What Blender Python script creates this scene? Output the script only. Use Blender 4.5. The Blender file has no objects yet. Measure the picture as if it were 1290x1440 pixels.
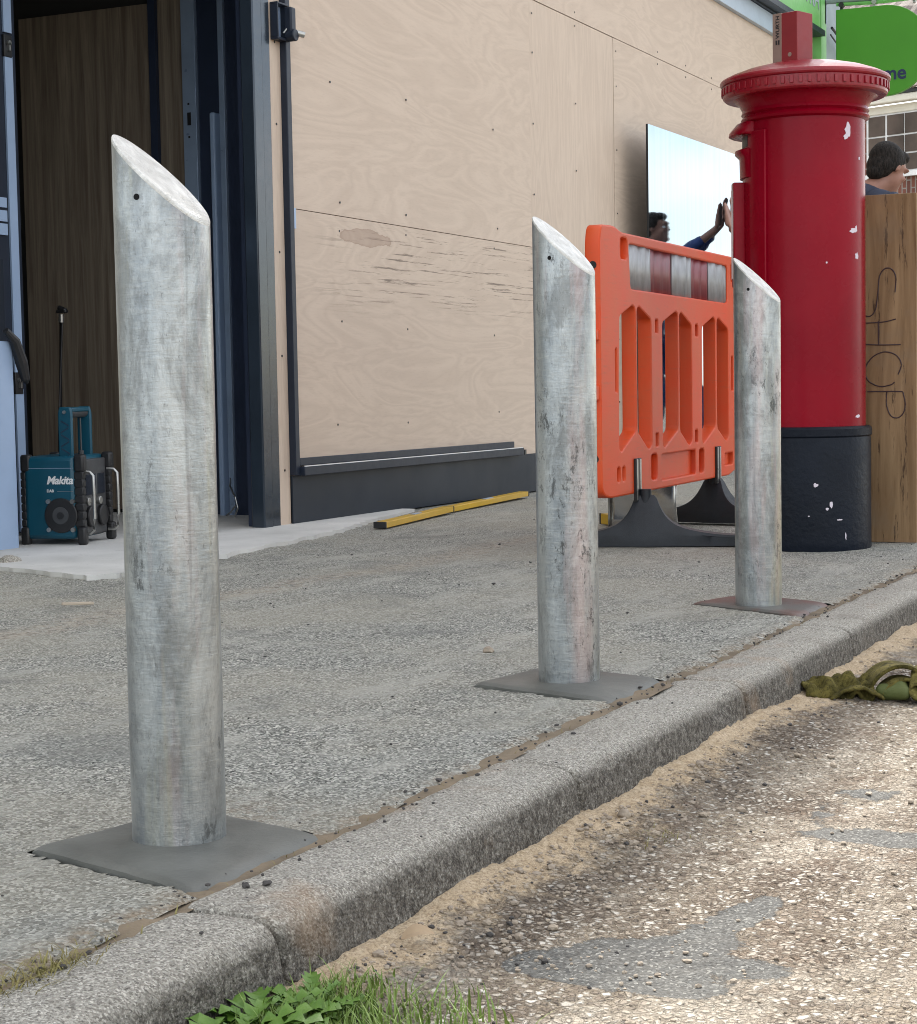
import bpy, bmesh, math, random
import numpy as np
from mathutils import Vector, Matrix, Euler, noise as mnoise
random.seed(7); rng=np.random.default_rng(7)
sc=bpy.context.scene; COL=sc.collection
R=math.radians; PI=math.pi
SL=-.006                                   # fall of the street along the kerb
def G(s): return SL*s
# ------------------------------------------------------------------ camera
yaw,pit,rol=R(25.4),R(4.07),R(1.0)
fw=Vector((math.cos(yaw)*math.cos(pit),math.sin(yaw)*math.cos(pit),-math.sin(pit)))
rt=Vector((math.sin(yaw),-math.cos(yaw),0)); up=rt.cross(fw)
Rr=rt*math.cos(rol)-up*math.sin(rol); Uu=Rr.cross(fw)
cd=bpy.data.cameras.new('camera'); cam=bpy.data.objects.new('camera',cd); COL.objects.link(cam)
M=Matrix((Rr,Uu,-fw)).transposed().to_4x4(); M.translation=Vector((0,0,.588)); cam.matrix_world=M
cd.sensor_fit='VERTICAL'; cd.sensor_height=36; cd.lens=36*2600/1440; cd.clip_end=600; cd.clip_start=.05
sc.camera=cam
# ------------------------------------------------------------------ light
SUN_AZ,SUN_EL=R(25),R(42)                  # azimuth from +X (along the kerb) towards +Y (the shop)
w=bpy.data.worlds.new('World'); sc.world=w; w.use_nodes=True
nt=w.node_tree; nt.nodes.clear()
o=nt.nodes.new('ShaderNodeOutputWorld'); bg=nt.nodes.new('ShaderNodeBackground'); bg.inputs[1].default_value=.135
sky=nt.nodes.new('ShaderNodeTexSky'); sky.sky_type='NISHITA'; sky.sun_disc=False
sky.sun_elevation=SUN_EL; sky.sun_rotation=PI/2-SUN_AZ
tc=nt.nodes.new('ShaderNodeTexCoord'); mp=nt.nodes.new('ShaderNodeMapping'); mp.inputs[3].default_value=(1,1,2.2)
no=nt.nodes.new('ShaderNodeTexNoise'); no.inputs['Scale'].default_value=4.6; no.inputs['Detail'].default_value=7; no.inputs['Roughness'].default_value=.55
rp=nt.nodes.new('ShaderNodeValToRGB'); rp.color_ramp.elements[0].position=.40; rp.color_ramp.elements[1].position=.58
mx=nt.nodes.new('ShaderNodeMix'); mx.data_type='RGBA'; mx.inputs[7].default_value=(8.1,8.0,7.8,1)
L=nt.links.new
L(tc.outputs['Generated'],mp.inputs[0]); L(mp.outputs[0],no.inputs['Vector']); L(no.outputs[0],rp.inputs[0]); L(rp.outputs[0],mx.inputs[0])
L(sky.outputs[0],mx.inputs[6]); L(mx.outputs[2],bg.inputs[0]); L(bg.outputs[0],o.inputs[0])
sd=bpy.data.lights.new('sun','SUN'); sd.energy=4.3; sd.angle=R(1.2); sd.color=(1,.95,.87)
sun=bpy.data.objects.new('sun',sd); COL.objects.link(sun)
dv=Vector((math.cos(SUN_EL)*math.cos(SUN_AZ),math.cos(SUN_EL)*math.sin(SUN_AZ),math.sin(SUN_EL)))
sun.rotation_euler=dv.to_track_quat('Z','Y').to_euler(); sun.location=(0,0,12)
sc.view_settings.view_transform='Standard'; sc.view_settings.look='None'; sc.view_settings.exposure=1.12; sc.view_settings.gamma=1
sc.cycles.use_denoising=True
sc.cycles.max_bounces=8; sc.cycles.filter_width=1.0
# ------------------------------------------------------------------ materials
class NT:
    def __init__(s,name):
        s.m=bpy.data.materials.new(name); s.m.use_nodes=True; s.t=s.m.node_tree; s.b=s.t.nodes['Principled BSDF']
        s.tc=s.t.nodes.new('ShaderNodeTexCoord'); s.v=s.tc.outputs['Object']
    def n(s,ty,**k):
        x=s.t.nodes.new('ShaderNode'+ty)
        for a,b in k.items(): setattr(x,a,b)
        return x
    def set(s,sock,v):
        if isinstance(v,bpy.types.NodeSocket): s.t.links.new(v,sock)
        elif v is not None: sock.default_value=(tuple(v)+(1,) if isinstance(v,(tuple,list)) and len(v)==3 and sock.type=='RGBA' else v)
    def map(s,scale=(1,1,1),rot=(0,0,0),loc=(0,0,0),v=None):
        x=s.n('Mapping'); s.set(x.inputs[0],v or s.v); x.inputs[1].default_value=loc; x.inputs[2].default_value=rot; x.inputs[3].default_value=scale; return x.outputs[0]
    def noise(s,sc,det=4,ro=.55,v=None,dist=0):
        x=s.n('TexNoise'); s.set(x.inputs['Vector'],v or s.v); x.inputs['Scale'].default_value=sc; x.inputs['Detail'].default_value=det; x.inputs['Roughness'].default_value=ro; x.inputs['Distortion'].default_value=dist; return x.outputs[0]
    def vor(s,sc,v=None,feat='F1',out=0,rand=1):
        x=s.n('TexVoronoi',feature=feat); s.set(x.inputs['Vector'],v or s.v); x.inputs['Scale'].default_value=sc; x.inputs['Randomness'].default_value=rand; return x.outputs[out]
    def ramp(s,f,*st):
        x=s.n('ValToRGB'); s.set(x.inputs[0],f); e=x.color_ramp.elements
        while len(e)<len(st): e.new(.5)
        for i,(p,c) in enumerate(st):
            e[i].position=p; e[i].color=(c,c,c,1) if not isinstance(c,tuple) else c+(1,)
        return x.outputs[0]
    def mix(s,f,a,b,mode='MIX'):
        x=s.n('Mix',data_type='RGBA',blend_type=mode); s.set(x.inputs[0],f); s.set(x.inputs[6],a); s.set(x.inputs[7],b); return x.outputs[2]
    def math(s,op,a,b=0.,c=None):
        x=s.n('Math',operation=op); s.set(x.inputs[0],a); s.set(x.inputs[1],b)
        if c is not None: s.set(x.inputs[2],c)
        return x.outputs[0]
    def attr(s,n): x=s.n('Attribute'); x.attribute_name=n; return x.outputs['Fac']
    def bump(s,h,st=.3,d=.01,nrm=None):
        x=s.n('Bump'); s.set(x.inputs['Height'],h); x.inputs['Strength'].default_value=st; x.inputs['Distance'].default_value=d
        if nrm: s.set(x.inputs['Normal'],nrm)
        return x.outputs[0]
    def out(s,col=None,rough=None,metal=None,nrm=None,spec=None,**k):
        for nm,v in (('Base Color',col),('Roughness',rough),('Metallic',metal),('Normal',nrm),('Specular IOR Level',spec)):
            if v is not None: s.set(s.b.inputs[nm],v)
        for a,b in k.items(): s.set(s.b.inputs[a.replace('_',' ')],b)
        return s.m
def paint(name,c,rough=.4,metal=0,var=.12,bs=.05,sc=30,chip=None,chipc=(.5,.4,.4),spec=.5,chipsc=14):
    n=NT(name); a=n.noise(sc*.2,5); col=n.mix(n.ramp(a,(.3,0.),(.7,1.)),tuple(x*(1-var) for x in c),tuple(min(1,x*(1+var)) for x in c))
    if chip:
        f=n.ramp(n.noise(chipsc,8,.7),(chip,0.),(chip+.02,1.)); col=n.mix(f,col,chipc)
    b=n.bump(n.noise(sc*4,4),bs,.004)
    r=n.math('ADD',n.math('MULTIPLY',n.noise(sc,4),.25),rough-.12)
    return n.out(col,r,metal,b,spec)
def mk_asphalt():
    n=NT('asphalt_footway')
    st=n.vor(250,out=1); sep=n.n('SeparateColor'); n.set(sep.inputs[0],st)
    agg=n.ramp(sep.outputs[0],(0,(.055,.056,.048)),(.3,(.195,.195,.172)),(.65,(.385,.38,.338)),(1,(.80,.78,.70)))
    big=n.noise(1.1,7,.66); mid=n.noise(7,7,.66)
    col=n.mix(n.ramp(mid,(.40,0.),(.60,.75)),agg,n.mix(.45,agg,(.385,.38,.335)))
    warm=n.mix(n.ramp(big,(.44,0.),(.58,1.)),col,n.mix(.40,col,(.45,.415,.335)))
    streak=n.noise(4,7,.7,v=n.map((.5,1.8,1))); warm=n.mix(n.ramp(streak,(.53,0.),(.64,.65)),warm,(.50,.485,.43))
    warm=n.mix(n.ramp(n.noise(2.2,7,.7,v=n.map(loc=(5,1,0))),(.54,0.),(.66,.42)),warm,(.16,.168,.158))
    dk=n.ramp(n.noise(42,6,.7),(.61,0.),(.67,.6)); warm=n.mix(dk,warm,(.09,.09,.08))
    sm=n.attr('seam'); warm=n.mix(n.math('MULTIPLY',sm,n.ramp(n.noise(30,7,.75),(.42,0.),(.56,.85))),warm,(.50,.45,.37))
    sm2=n.attr('seam'); warm=n.mix(n.math('MULTIPLY',sm2,n.ramp(n.noise(50,7,.8,v=n.map(loc=(3,3,0))),(.50,0.),(.58,.7))),warm,(.15,.12,.095))
    ed=n.attr('edge'); warm=n.mix(n.math('MULTIPLY',ed,n.ramp(n.noise(25,7,.75),(.42,0.),(.60,.75))),warm,(.30,.22,.14))
    h=n.math('ADD',n.math('MULTIPLY',n.vor(235),-1.0),n.math('MULTIPLY',n.noise(110,6,.75),1.2))
    b=n.bump(n.noise(22,6,.65),.3,.010,n.bump(h,.9,.007))
    return n.out(warm,.86,0,b,.25)
def mk_kerb():
    n=NT('kerb_concrete')
    sep=n.n('SeparateColor'); n.set(sep.inputs[0],n.vor(420,out=1))
    agg=n.ramp(sep.outputs[1],(0,(.11,.10,.088)),(.3,(.30,.28,.245)),(.75,(.50,.475,.42)),(1,(.82,.78,.70)))
    col=n.mix(n.ramp(n.noise(3.5,7,.65),(.35,0.),(.7,1.)),n.mix(.35,agg,(.43,.39,.32)),n.mix(.25,agg,(.56,.53,.455)))
    sp=n.ramp(n.noise(160,4,.7),(.56,0.),(.66,.8)); col=n.mix(sp,col,(.10,.09,.08))
    d=n.attr('dirt'); dn=n.math('MULTIPLY',d,n.ramp(n.noise(95,7,.8,v=n.map((1,1,.8))),(.36,.35),(.56,1.)))  # grime plus the shade of the kerb face, painted into the colour
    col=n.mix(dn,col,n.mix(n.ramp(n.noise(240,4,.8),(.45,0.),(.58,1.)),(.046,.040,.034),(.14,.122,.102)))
    lic=n.ramp(n.noise(5,7,.75),(.56,0.),(.68,.5)); col=n.mix(lic,col,(.20,.175,.145)); rs=n.ramp(n.noise(3,5,.6,v=n.map(loc=(7,7,1))),(.60,0.),(.70,.4)); col=n.mix(rs,col,(.42,.28,.17))
    h=n.math('ADD',n.noise(150,5,.7),n.math('MULTIPLY',n.vor(230),-.6))
    return n.out(col,.88,0,n.bump(n.noise(30,6,.65),.5,.012,n.bump(h,1.0,.007)),.25)
def mk_road():
    n=NT('worn_road_surface')
    wv=n.n('VectorMath',operation='ADD'); n.set(wv.inputs[0],n.v)
    vd=n.n('VectorMath',operation='SCALE'); nn=n.n('TexNoise'); nn.inputs['Scale'].default_value=60; n.set(nn.inputs['Vector'],n.v); n.set(vd.inputs[0],nn.outputs['Color']); vd.inputs['Scale'].default_value=.010; n.set(wv.inputs[1],vd.outputs[0])
    V=wv.outputs[0]
    sep=n.n('SeparateColor'); n.set(sep.inputs[0],n.vor(98,V,out=1)); ed=n.vor(98,V,'DISTANCE_TO_EDGE')
    stone=n.ramp(sep.outputs[0],(0,(.09,.07,.055)),(.25,(.20,.155,.115)),(.5,(.31,.262,.212)),(.75,(.44,.39,.325)),(1,(.68,.64,.57)))
    gap=n.ramp(ed,(.03,1.),(.20,0.))
    matr=n.mix(n.ramp(n.noise(4,5),(.35,0.),(.65,1.)),(.13,.09,.06),(.42,.35,.26))
    col=n.mix(gap,stone,matr)
    dust=n.ramp(n.noise(3.1,7,.68,v=n.map((.8,1.3,1))),(.50,0.),(.60,.8)); col=n.mix(dust,col,n.mix(.3,(.54,.475,.385),stone))
    brn=n.ramp(n.noise(4.3,7,.7,v=n.map(loc=(4,2,0))),(.52,0.),(.62,.65)); col=n.mix(brn,col,n.mix(.35,(.19,.125,.08),stone))
    g=n.ramp(n.noise(2.6,5,.5,v=n.map((.75,1.5,1),loc=(1.27,3.4,0)),dist=.5),(.60,0.),(.68,1.))
    s2=n.n('SeparateColor'); n.set(s2.inputs[0],n.vor(300,out=1)); gr=n.ramp(s2.outputs[0],(0,(.045,.047,.047)),(.8,(.10,.105,.103)),(1,(.28,.28,.26)))
    gm=n.ramp(n.math('ADD',n.math('MAXIMUM',n.math('MULTIPLY',g,.55),n.attr('patch')),n.math('MULTIPLY',n.math('SUBTRACT',n.noise(60,8,.85),.5),2.6)),(.44,0.),(.62,.9)); col=n.mix(gm,col,gr)
    sd=n.attr('sand'); sand=n.mix(n.ramp(n.noise(45,6,.7),(.3,0.),(.7,1.)),(.46,.34,.205),(.66,.53,.37)); sand=n.mix(n.ramp(n.noise(190,6,.85),(.46,0.),(.6,.8)),sand,(.22,.15,.085))
    sf=n.ramp(n.math('ADD',sd,n.math('MULTIPLY',n.math('SUBTRACT',n.noise(18,6,.7),.5),1.3)),(.46,0.),(.72,.93)); col=n.mix(sf,col,sand)
    h=n.math('MULTIPLY',n.ramp(ed,(0.,0.),(.25,1.)),n.math('SUBTRACT',1.,n.math('MAXIMUM',gm,sf)))
    return n.out(col,.85,0,n.bump(n.noise(70,6,.75),.7,.012,n.bump(h,.95,.010)),.3)
def mk_galv():
    n=NT('galvanised_steel')
    oi=n.n('ObjectInfo'); ad=n.n('VectorMath',operation='ADD'); n.set(ad.inputs[0],n.v); cx=n.n('CombineXYZ'); n.set(cx.inputs[2],n.math('MULTIPLY',oi.outputs['Random'],37.)); n.set(ad.inputs[1],cx.outputs[0]); V=ad.outputs[0]
    a=n.noise(1.0,8,.68,v=n.map((17,17,3.0),v=V)); c=n.mix(n.ramp(a,(.36,0.),(.64,1.)),(.245,.27,.287),(.46,.485,.49))
    fine=n.noise(1,7,.75,v=n.map((26,26,150),v=V)); c=n.mix(n.ramp(fine,(.45,0.),(.75,.4)),c,(.56,.56,.535))
    bl=n.noise(1,7,.75,v=n.map((10,10,5.0),v=V),dist=.4); c=n.mix(n.ramp(bl,(.48,0.),(.59,.62)),c,(.17,.175,.17))
    yl=n.ramp(n.noise(1,5,.6,v=n.map((14,14,.9),loc=(3,1,8),v=V)),(.55,0.),(.66,.55)); c=n.mix(yl,c,(.42,.41,.29))
    pk=n.ramp(n.noise(1,5,.6,v=n.map((13,13,1.1),loc=(9,5,2),v=V)),(.54,0.),(.66,.36)); c=n.mix(pk,c,(.50,.33,.32))
    sc1=n.ramp(n.noise(1,10,.85,v=n.map((40,40,17),v=V),dist=.25),(.535,0.),(.575,1.)); sc2=n.ramp(n.noise(1,4,v=n.map((6,6,4),loc=(1,7,3),v=V)),(.46,0.),(.56,1.))
    sc3=n.math('MULTIPLY',sc1,sc2); c=n.mix(n.math('MULTIPLY',sc3,.8),c,(.06,.062,.062))
    sp=n.ramp(n.noise(1,6,.8,v=n.map((120,120,60),v=V)),(.60,0.),(.66,.6)); c=n.mix(sp,c,(.12,.12,.12))
    ln=n.ramp(n.noise(1,6,.65,v=n.map((85,85,1.8),v=V)),(.60,0.),(.70,.38)); c=n.mix(ln,c,(.14,.145,.145))
    r=n.math('ADD',n.math('MULTIPLY',bl,.34),.16)
    b=n.bump(fine,.14,.004,n.bump(n.noise(1,5,v=n.map((30,30,14),v=V)),.30,.006))
    return n.out(c,r,.82,b)
def mk_galv_top():
    n=NT('galvanised_cap'); c=n.mix(n.ramp(n.noise(28,7,.7,dist=.8),(.35,0.),(.65,1.)),(.42,.41,.375),(.68,.67,.63))
    return n.out(c,.42,.35,n.bump(n.noise(22,6,.7,dist=1),.7,.01))
def mk_ply(name,seed,grain='h',base=((.49,.385,.30),(.60,.485,.385)),feat=0):
    n=NT(name); sca=(.55,1,2.6) if grain=='h' else (4.5,1,.5)
    V=n.map(sca,loc=(seed*3.1,0,seed*1.7)); 
    a=n.noise(1.4,4,.5,v=V,dist=1.3); bands=n.math('FRACT',n.math('MULTIPLY',a,9.)); bd=n.ramp(bands,(0,0.),(.5,1.),(1,0.))
    c=n.mix(bd,base[0],base[1]); big=n.noise(1.6,3,.5,v=n.map(loc=(seed,0,2))); c=n.mix(.45,c,n.mix(big,base[0],base[1])) if False else n.mix(.50,c,n.mix(big,(.50,.40,.315),(.61,.50,.40)))
    f=n.noise(1,6,.7,v=n.map((14,1,150) if grain=='h' else (150,1,14))); c=n.mix(n.ramp(f,(.52,0.),(.72,.35)),c,(.40,.29,.22))
    dk=n.ramp(n.noise(1,6,.75,v=n.map((1.1,1,42) if grain=='h' else (30,1,1.0),loc=(seed*5,0,seed))),(.70,0.),(.74,.55)); c=n.mix(dk,c,(.17,.12,.09))
    if feat:
        sp=n.n('SeparateXYZ'); n.set(sp.inputs[0],n.v); X_,Z_=sp.outputs[0],sp.outputs[2]
        m=n.math('MULTIPLY',n.ramp(n.math('MULTIPLY',Z_,.5),(.46,0.),(.53,1.),(.67,1.),(.70,0.)),n.ramp(n.math('MULTIPLY',X_,.3),(.05,0.),(.30,1.)))
        cr=n.ramp(n.noise(1,5,.75,v=n.map((1.5,1,58),rot=(0,R(.8),0))),(.565,0.),(.60,1.)); c=n.mix(n.math('MULTIPLY',n.math('MULTIPLY',cr,m),.8),c,(.13,.095,.07))
        dx=n.math('DIVIDE',n.math('SUBTRACT',X_,.78),.26); dz=n.math('DIVIDE',n.math('SUBTRACT',Z_,1.31),.040)
        dd=n.math('ADD',n.math('SQRT',n.math('ADD',n.math('MULTIPLY',dx,dx),n.math('MULTIPLY',dz,dz))),n.math('MULTIPLY',n.math('SUBTRACT',n.noise(9,4),.5),1.0))
        c=n.mix(n.ramp(dd,(.5,.45),(.86,.5),(.93,.75),(1.05,0.)),c,(.30,.20,.145))
    return n.out(c,.62,0,n.bump(f,.10,.003),.35)
def mk_oak():
    n=NT('dark_oak_cladding'); a=n.noise(1,7,.65,v=n.map((20,26,1.1)),dist=.6); c=n.mix(n.ramp(a,(.35,0.),(.7,1.)),(.13,.10,.075),(.27,.225,.17))
    f=n.noise(1,6,.7,v=n.map((90,120,3))); c=n.mix(n.ramp(f,(.5,0.),(.75,.5)),c,(.045,.035,.026)); return n.out(c,.55,0,n.bump(f,.1,.003),.3)
def mk_board():
    n=NT('rough_board'); a=n.noise(1,6,.65,v=n.map((1,16,1.4)),dist=.9); c=n.mix(n.ramp(a,(.33,0.),(.68,1.)),(.15,.085,.04),(.30,.195,.105))
    k=n.ramp(n.noise(1,6,.8,v=n.map((1,34,3.0),loc=(0,2,5))),(.575,0.),(.62,.9)); c=n.mix(k,c,(.055,.03,.018)); c=n.mix(n.ramp(n.noise(5,6,.7),(.5,0.),(.7,.4)),c,(.20,.155,.11))
    return n.out(c,.75,0,n.bump(a,.3,.006),.25)
def mk_brick(name,c1,c2,mo,scale=1.,axis='x'):
    n=NT(name); br=n.n('TexBrick'); n.set(br.inputs['Vector'],n.map((1,1,1),rot=(PI/2,0,0) if axis=='x' else (PI/2,0,PI/2))); br.inputs['Color1'].default_value=c1+(1,); br.inputs['Color2'].default_value=c2+(1,); br.inputs['Mortar'].default_value=mo+(1,)
    br.inputs['Scale'].default_value=scale; br.inputs['Mortar Size'].default_value=.01; br.inputs['Brick Width'].default_value=.225; br.inputs['Row Height'].default_value=.075
    c=n.mix(n.noise(40,5),br.outputs[0],n.mix(.5,br.outputs[0],(.1,.06,.05))); return n.out(c,.85,0,n.bump(br.outputs[1],-.4,.01),.2)
def flat(name,c,r=.5,m=0,**k): n=NT(name); return n.out(c,r,m,None,None,**k)
MAT=dict(asphalt=mk_asphalt(),kerb=mk_kerb(),road=mk_road(),galv=mk_galv(),galvtop=mk_galv_top(),
 plyA=mk_ply('pink_plywood',1,feat=1),plyB=mk_ply('pink_plywood_b',2.3),plyC=mk_ply('plywood_upright_grain',3.7,'v'),plyD=mk_ply('plywood_d',5.1),plyE=mk_ply('plywood_e',7.9),
 oak=mk_oak(),board=mk_board(),
 navy=paint('navy_powder_coat',(.022,.032,.06),.42,0,.15,.02),
 frame=paint('anthracite_frame',(.018,.024,.038),.40,.0,.12,.02,spec=.25),
 frameglo=paint('anthracite_gloss_jamb',(.03,.042,.058),.15,.25,.12,.02,spec=.6),
 plinth=paint('anthracite_plinth',(.014,.020,.031),.42,0,.25,.02,sc=5,spec=.2),
 film=paint('pale_blue_film',(.30,.40,.56),.35,0,.05,.03), filmdk=paint('grey_blue_metal_strip',(.27,.35,.47),.32,.2,.1,.02),
 black=paint('black_plastic',(.013,.013,.014),.45,0,.2,.05), rubber=paint('recycled_rubber',(.009,.012,.017),.55,0,.3,.2,sc=60),
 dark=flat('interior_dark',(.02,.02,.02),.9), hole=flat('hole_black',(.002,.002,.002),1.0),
 red=paint('pillar_red_gloss',(.225,.0012,.011),.26,0,.18,.10,sc=9,chip=.735,chipc=(.34,.20,.24),spec=.14,chipsc=9),
 redrim=paint('pillar_red_cap',(.22,.004,.012),.30,0,.25,.35,sc=14,chip=.68,chipc=(.10,.02,.03),spec=.45,chipsc=18),
 pblack=paint('chipped_black_paint',(.005,.008,.015),.42,0,.3,.6,sc=12,spec=.16,chip=.705,chipc=(.30,.33,.36),chipsc=26),
 white=paint('white_paint',(.75,.75,.74),.5), chip=flat('bare_primer',(.62,.56,.62),.7), steel=paint('steel_bar',(.42,.42,.40),.3,.9,.1,.03),
 orange=None, teal=paint('teal_plastic',(.003,.065,.105),.38,0,.12,.04), dkgrey=paint('dark_grey_plastic',(.045,.047,.05),.5,0,.2,.05),
 yellow=paint('yellow_paint',(.55,.33,.01),.35,0,.08,.04), pad=None, concrete=None)
n=NT('orange_barrier_plastic'); c=n.mix(n.ramp(n.noise(5,6,.65),(.35,0.),(.72,1.)),(.66,.058,.006),(.58,.085,.020)); c=n.mix(n.ramp(n.noise(1,6,.75,v=n.map((8,8,60))),(.56,0.),(.72,.45)),c,(.36,.10,.05)); c=n.mix(n.ramp(n.noise(16,7,.8),(.66,0.),(.74,.55)),c,(.25,.10,.06))
MAT['orange']=n.out(c,.48,0,n.bump(n.noise(1,5,v=n.map((20,20,160))),.12,.003),.4,Subsurface_Weight=0.0)
n=NT('fresh_mortar'); c=n.mix(n.ramp(n.noise(7,6),(.3,0.),(.7,1.)),(.075,.077,.068),(.135,.137,.122)); MAT['pad']=n.out(c,n.ramp(n.noise(5,5),(.3,.42),(.7,.66)),0,n.bump(n.noise(28,7,.65),.30,.008,n.bump(n.noise(500,3),.25,.002)),.5)
n=NT('fresh_mortar_red'); c=n.mix(n.ramp(n.noise(6,6),(.36,0.),(.54,1.)),(.13,.055,.040),(.10,.098,.088)); MAT['padred']=n.out(c,.5,0,n.bump(n.noise(60,6,.7),.35,.006),.5)
n=NT('threshold_concrete'); c=n.mix(n.ramp(n.noise(2.5,7,.6),(.3,0.),(.7,1.)),(.46,.455,.43),(.64,.63,.60)); c=n.mix(n.ramp(n.noise(30,6,.75),(.62,0.),(.7,.6)),c,(.2,.19,.18)); MAT['concrete']=n.out(c,.8,0,n.bump(n.noise(60,6,.7),.4,.006),.3)
n=NT('reflective_sheeting'); c=n.mix(n.ramp(n.noise(1,7,.75,v=n.map((30,30,9))),(.45,0.),(.7,.7)),(.34,.35,.36),(.15,.145,.14)); MAT['refw']=n.out(c,.42,.2,n.bump(n.noise(1,5,v=n.map((45,45,4))),.5,.004))
n=NT('reflective_red'); c=n.mix(n.ramp(n.noise(1,7,.75,v=n.map((30,30,9))),(.45,0.),(.7,.6)),(.20,.018,.028),(.12,.035,.035)); MAT['refr']=n.out(c,.42,.1,n.bump(n.noise(1,5,v=n.map((45,45,4))),.5,.004))
n=NT('polished_panel'); f=n.noise(1,5,.6,v=n.map((22,22,.7))); MAT['mirror']=n.out(n.mix(f,(.25,.32,.41),(.39,.45,.50)),n.ramp(f,(.3,.02),(.75,.07)),1.0,n.bump(n.noise(2.2,2),.05,.01))
n=NT('milled_sheet_metal'); f=n.noise(6,5,.6); MAT['sheet']=n.out(n.mix(f,(.42,.42,.43),(.70,.69,.66)),.22,1.0,n.bump(n.noise(7,3,.5),.25,.01))
n=NT('window_glass'); MAT['glass']=n.out((.03,.035,.045),.05,0,None,.6); MAT['fglass']=paint('glass_painted_reflection',(.10,.075,.06),.5,0,.5,.05,sc=8,spec=.2)  # fglass: reflected brick painted in as a brown base colour
n=NT('skin'); c=n.mix(n.noise(30,4),(.24,.115,.08),(.32,.165,.12)); MAT['skin']=n.out(c,.5,0,n.bump(n.noise(90,4),.15,.003),.4)
n=NT('hair_dark'); f=n.noise(1,6,.7,v=n.map((120,120,30))); MAT['hair']=n.out(n.mix(n.ramp(f,(.4,0.),(.65,1.)),(.006,.005,.004),(.035,.028,.024)),.7,0,n.bump(f,1.0,.01),.2)
MAT['navycloth']=paint('navy_cloth',(.030,.038,.065),.85,0,.2,.4,sc=60); MAT['jeans']=paint('blue_denim',(.035,.075,.19),.85,0,.25,.4,sc=60); MAT['shirt']=paint('dark_blue_shirt',(.025,.05,.16),.8,0,.3,.3,sc=40); MAT['boot']=paint('boot_leather',(.02,.018,.016),.6)
MAT['green']=paint('lime_green_sign',(.055,.26,.012),.4,0,.1,.03,sc=6); MAT['palegreen']=paint('pale_green_fascia',(.16,.45,.12),.4,0,.08,.03); MAT['ink']=flat('sign_navy',(.010,.018,.075),.5); MAT['column']=paint('grey_painted_column',(.25,.30,.33),.55,0,.15,.05,sc=10); MAT['sills']=paint('pale_blue_flashing',(.38,.46,.55),.4,0,.06,.03)
MAT['carton']=paint('red_carton',(.22,.014,.018),.55,0,.1,.05); MAT['kraft']=paint('kraft_card',(.25,.17,.135),.7,0,.1,.05); MAT['printink']=flat('black_print',(.02,.015,.015),.6); MAT['pen']=flat('marker_pen',(.035,.015,.02),.6)
MAT['brick']=mk_brick('red_brick',(.26,.085,.055),(.17,.06,.045),(.30,.26,.22)); MAT['brickfar']=mk_brick('far_brick',(.24,.09,.06),(.15,.06,.045),(.30,.27,.24),axis='y')
n=NT('roof_tiles'); c=n.mix(n.ramp(n.noise(3.5,7,.7),(.35,0.),(.7,1.)),(.10,.08,.07),(.27,.22,.19)); MAT['tile']=n.out(c,.85,0,n.bump(n.noise(20,5),.5,.02))
MAT['render']=paint('cream_render',(.55,.52,.45),.85,0,.08,.2,sc=20); MAT['cream']=paint('cream_gutter',(.72,.68,.58),.5,0,.08,.03)
n=NT('dandelion_leaf'); c=n.mix(n.noise(60,4),(.04,.11,.010),(.13,.23,.03)); MAT['leaf']=n.out(c,.5,0,n.bump(n.noise(120,3),.3,.002),.4,Subsurface_Weight=0.0)
n=NT('grass_blade'); c=n.mix(n.noise(25,4),(.06,.15,.015),(.24,.30,.06)); MAT['grass']=n.out(c,.55)
n=NT('dry_grass'); c=n.mix(n.noise(25,4),(.17,.12,.045),(.24,.23,.07)); MAT['drygrass']=n.out(c,.7)
n=NT('loose_stone'); c=n.mix(n.noise(18,6,.7),(.13,.10,.08),(.50,.42,.32)); MAT['stone']=n.out(c,.85,0,n.bump(n.noise(200,4),.5,.003))
MAT['darkstone']=paint('dark_crumb',(.05,.045,.042),.8,0,.4,.4); MAT['dryleaf']=paint('dry_leaf',(.36,.26,.16),.8,0,.2,.2); MAT['chipwood']=paint('splintered_wood',(.42,.35,.27),.7,0,.2,.2); MAT['paper']=flat('paper_scrap',(.62,.62,.58),.8)
n=NT('olive_knit'); wv=n.n('TexWave'); n.set(wv.inputs['Vector'],n.v); wv.inputs['Scale'].default_value=140; wv.inputs['Distortion'].default_value=3; c=n.mix(n.ramp(n.noise(22,6,.7),(.35,0.),(.68,1.)),(.04,.036,.008),(.24,.20,.055)); c=n.mix(n.ramp(n.noise(150,5,.8),(.5,0.),(.62,.8)),c,(.03,.025,.008)); MAT['olive']=n.out(c,.9,0,n.bump(n.noise(230,5,.8),.9,.006,n.bump(wv.outputs[0],.4,.003)),.2)
MAT['palmrub']=paint('green_rubber_grip',(.07,.085,.02),.7,0,.3,.5,sc=60); MAT['maroon']=paint('maroon_fabric',(.09,.01,.02),.7)
n=NT('lamp_lit_panel'); MAT['lit']=n.out((.8,.75,.6),.5,0,None,None,Emission_Color=(1,.9,.7,1),Emission_Strength=.9)
MAT['soil']=paint('joint_soil',(.17,.13,.085),.95,0,.4,.5,sc=60); MAT['earth']=paint('ground_earth',(.16,.14,.11),.9)
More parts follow.
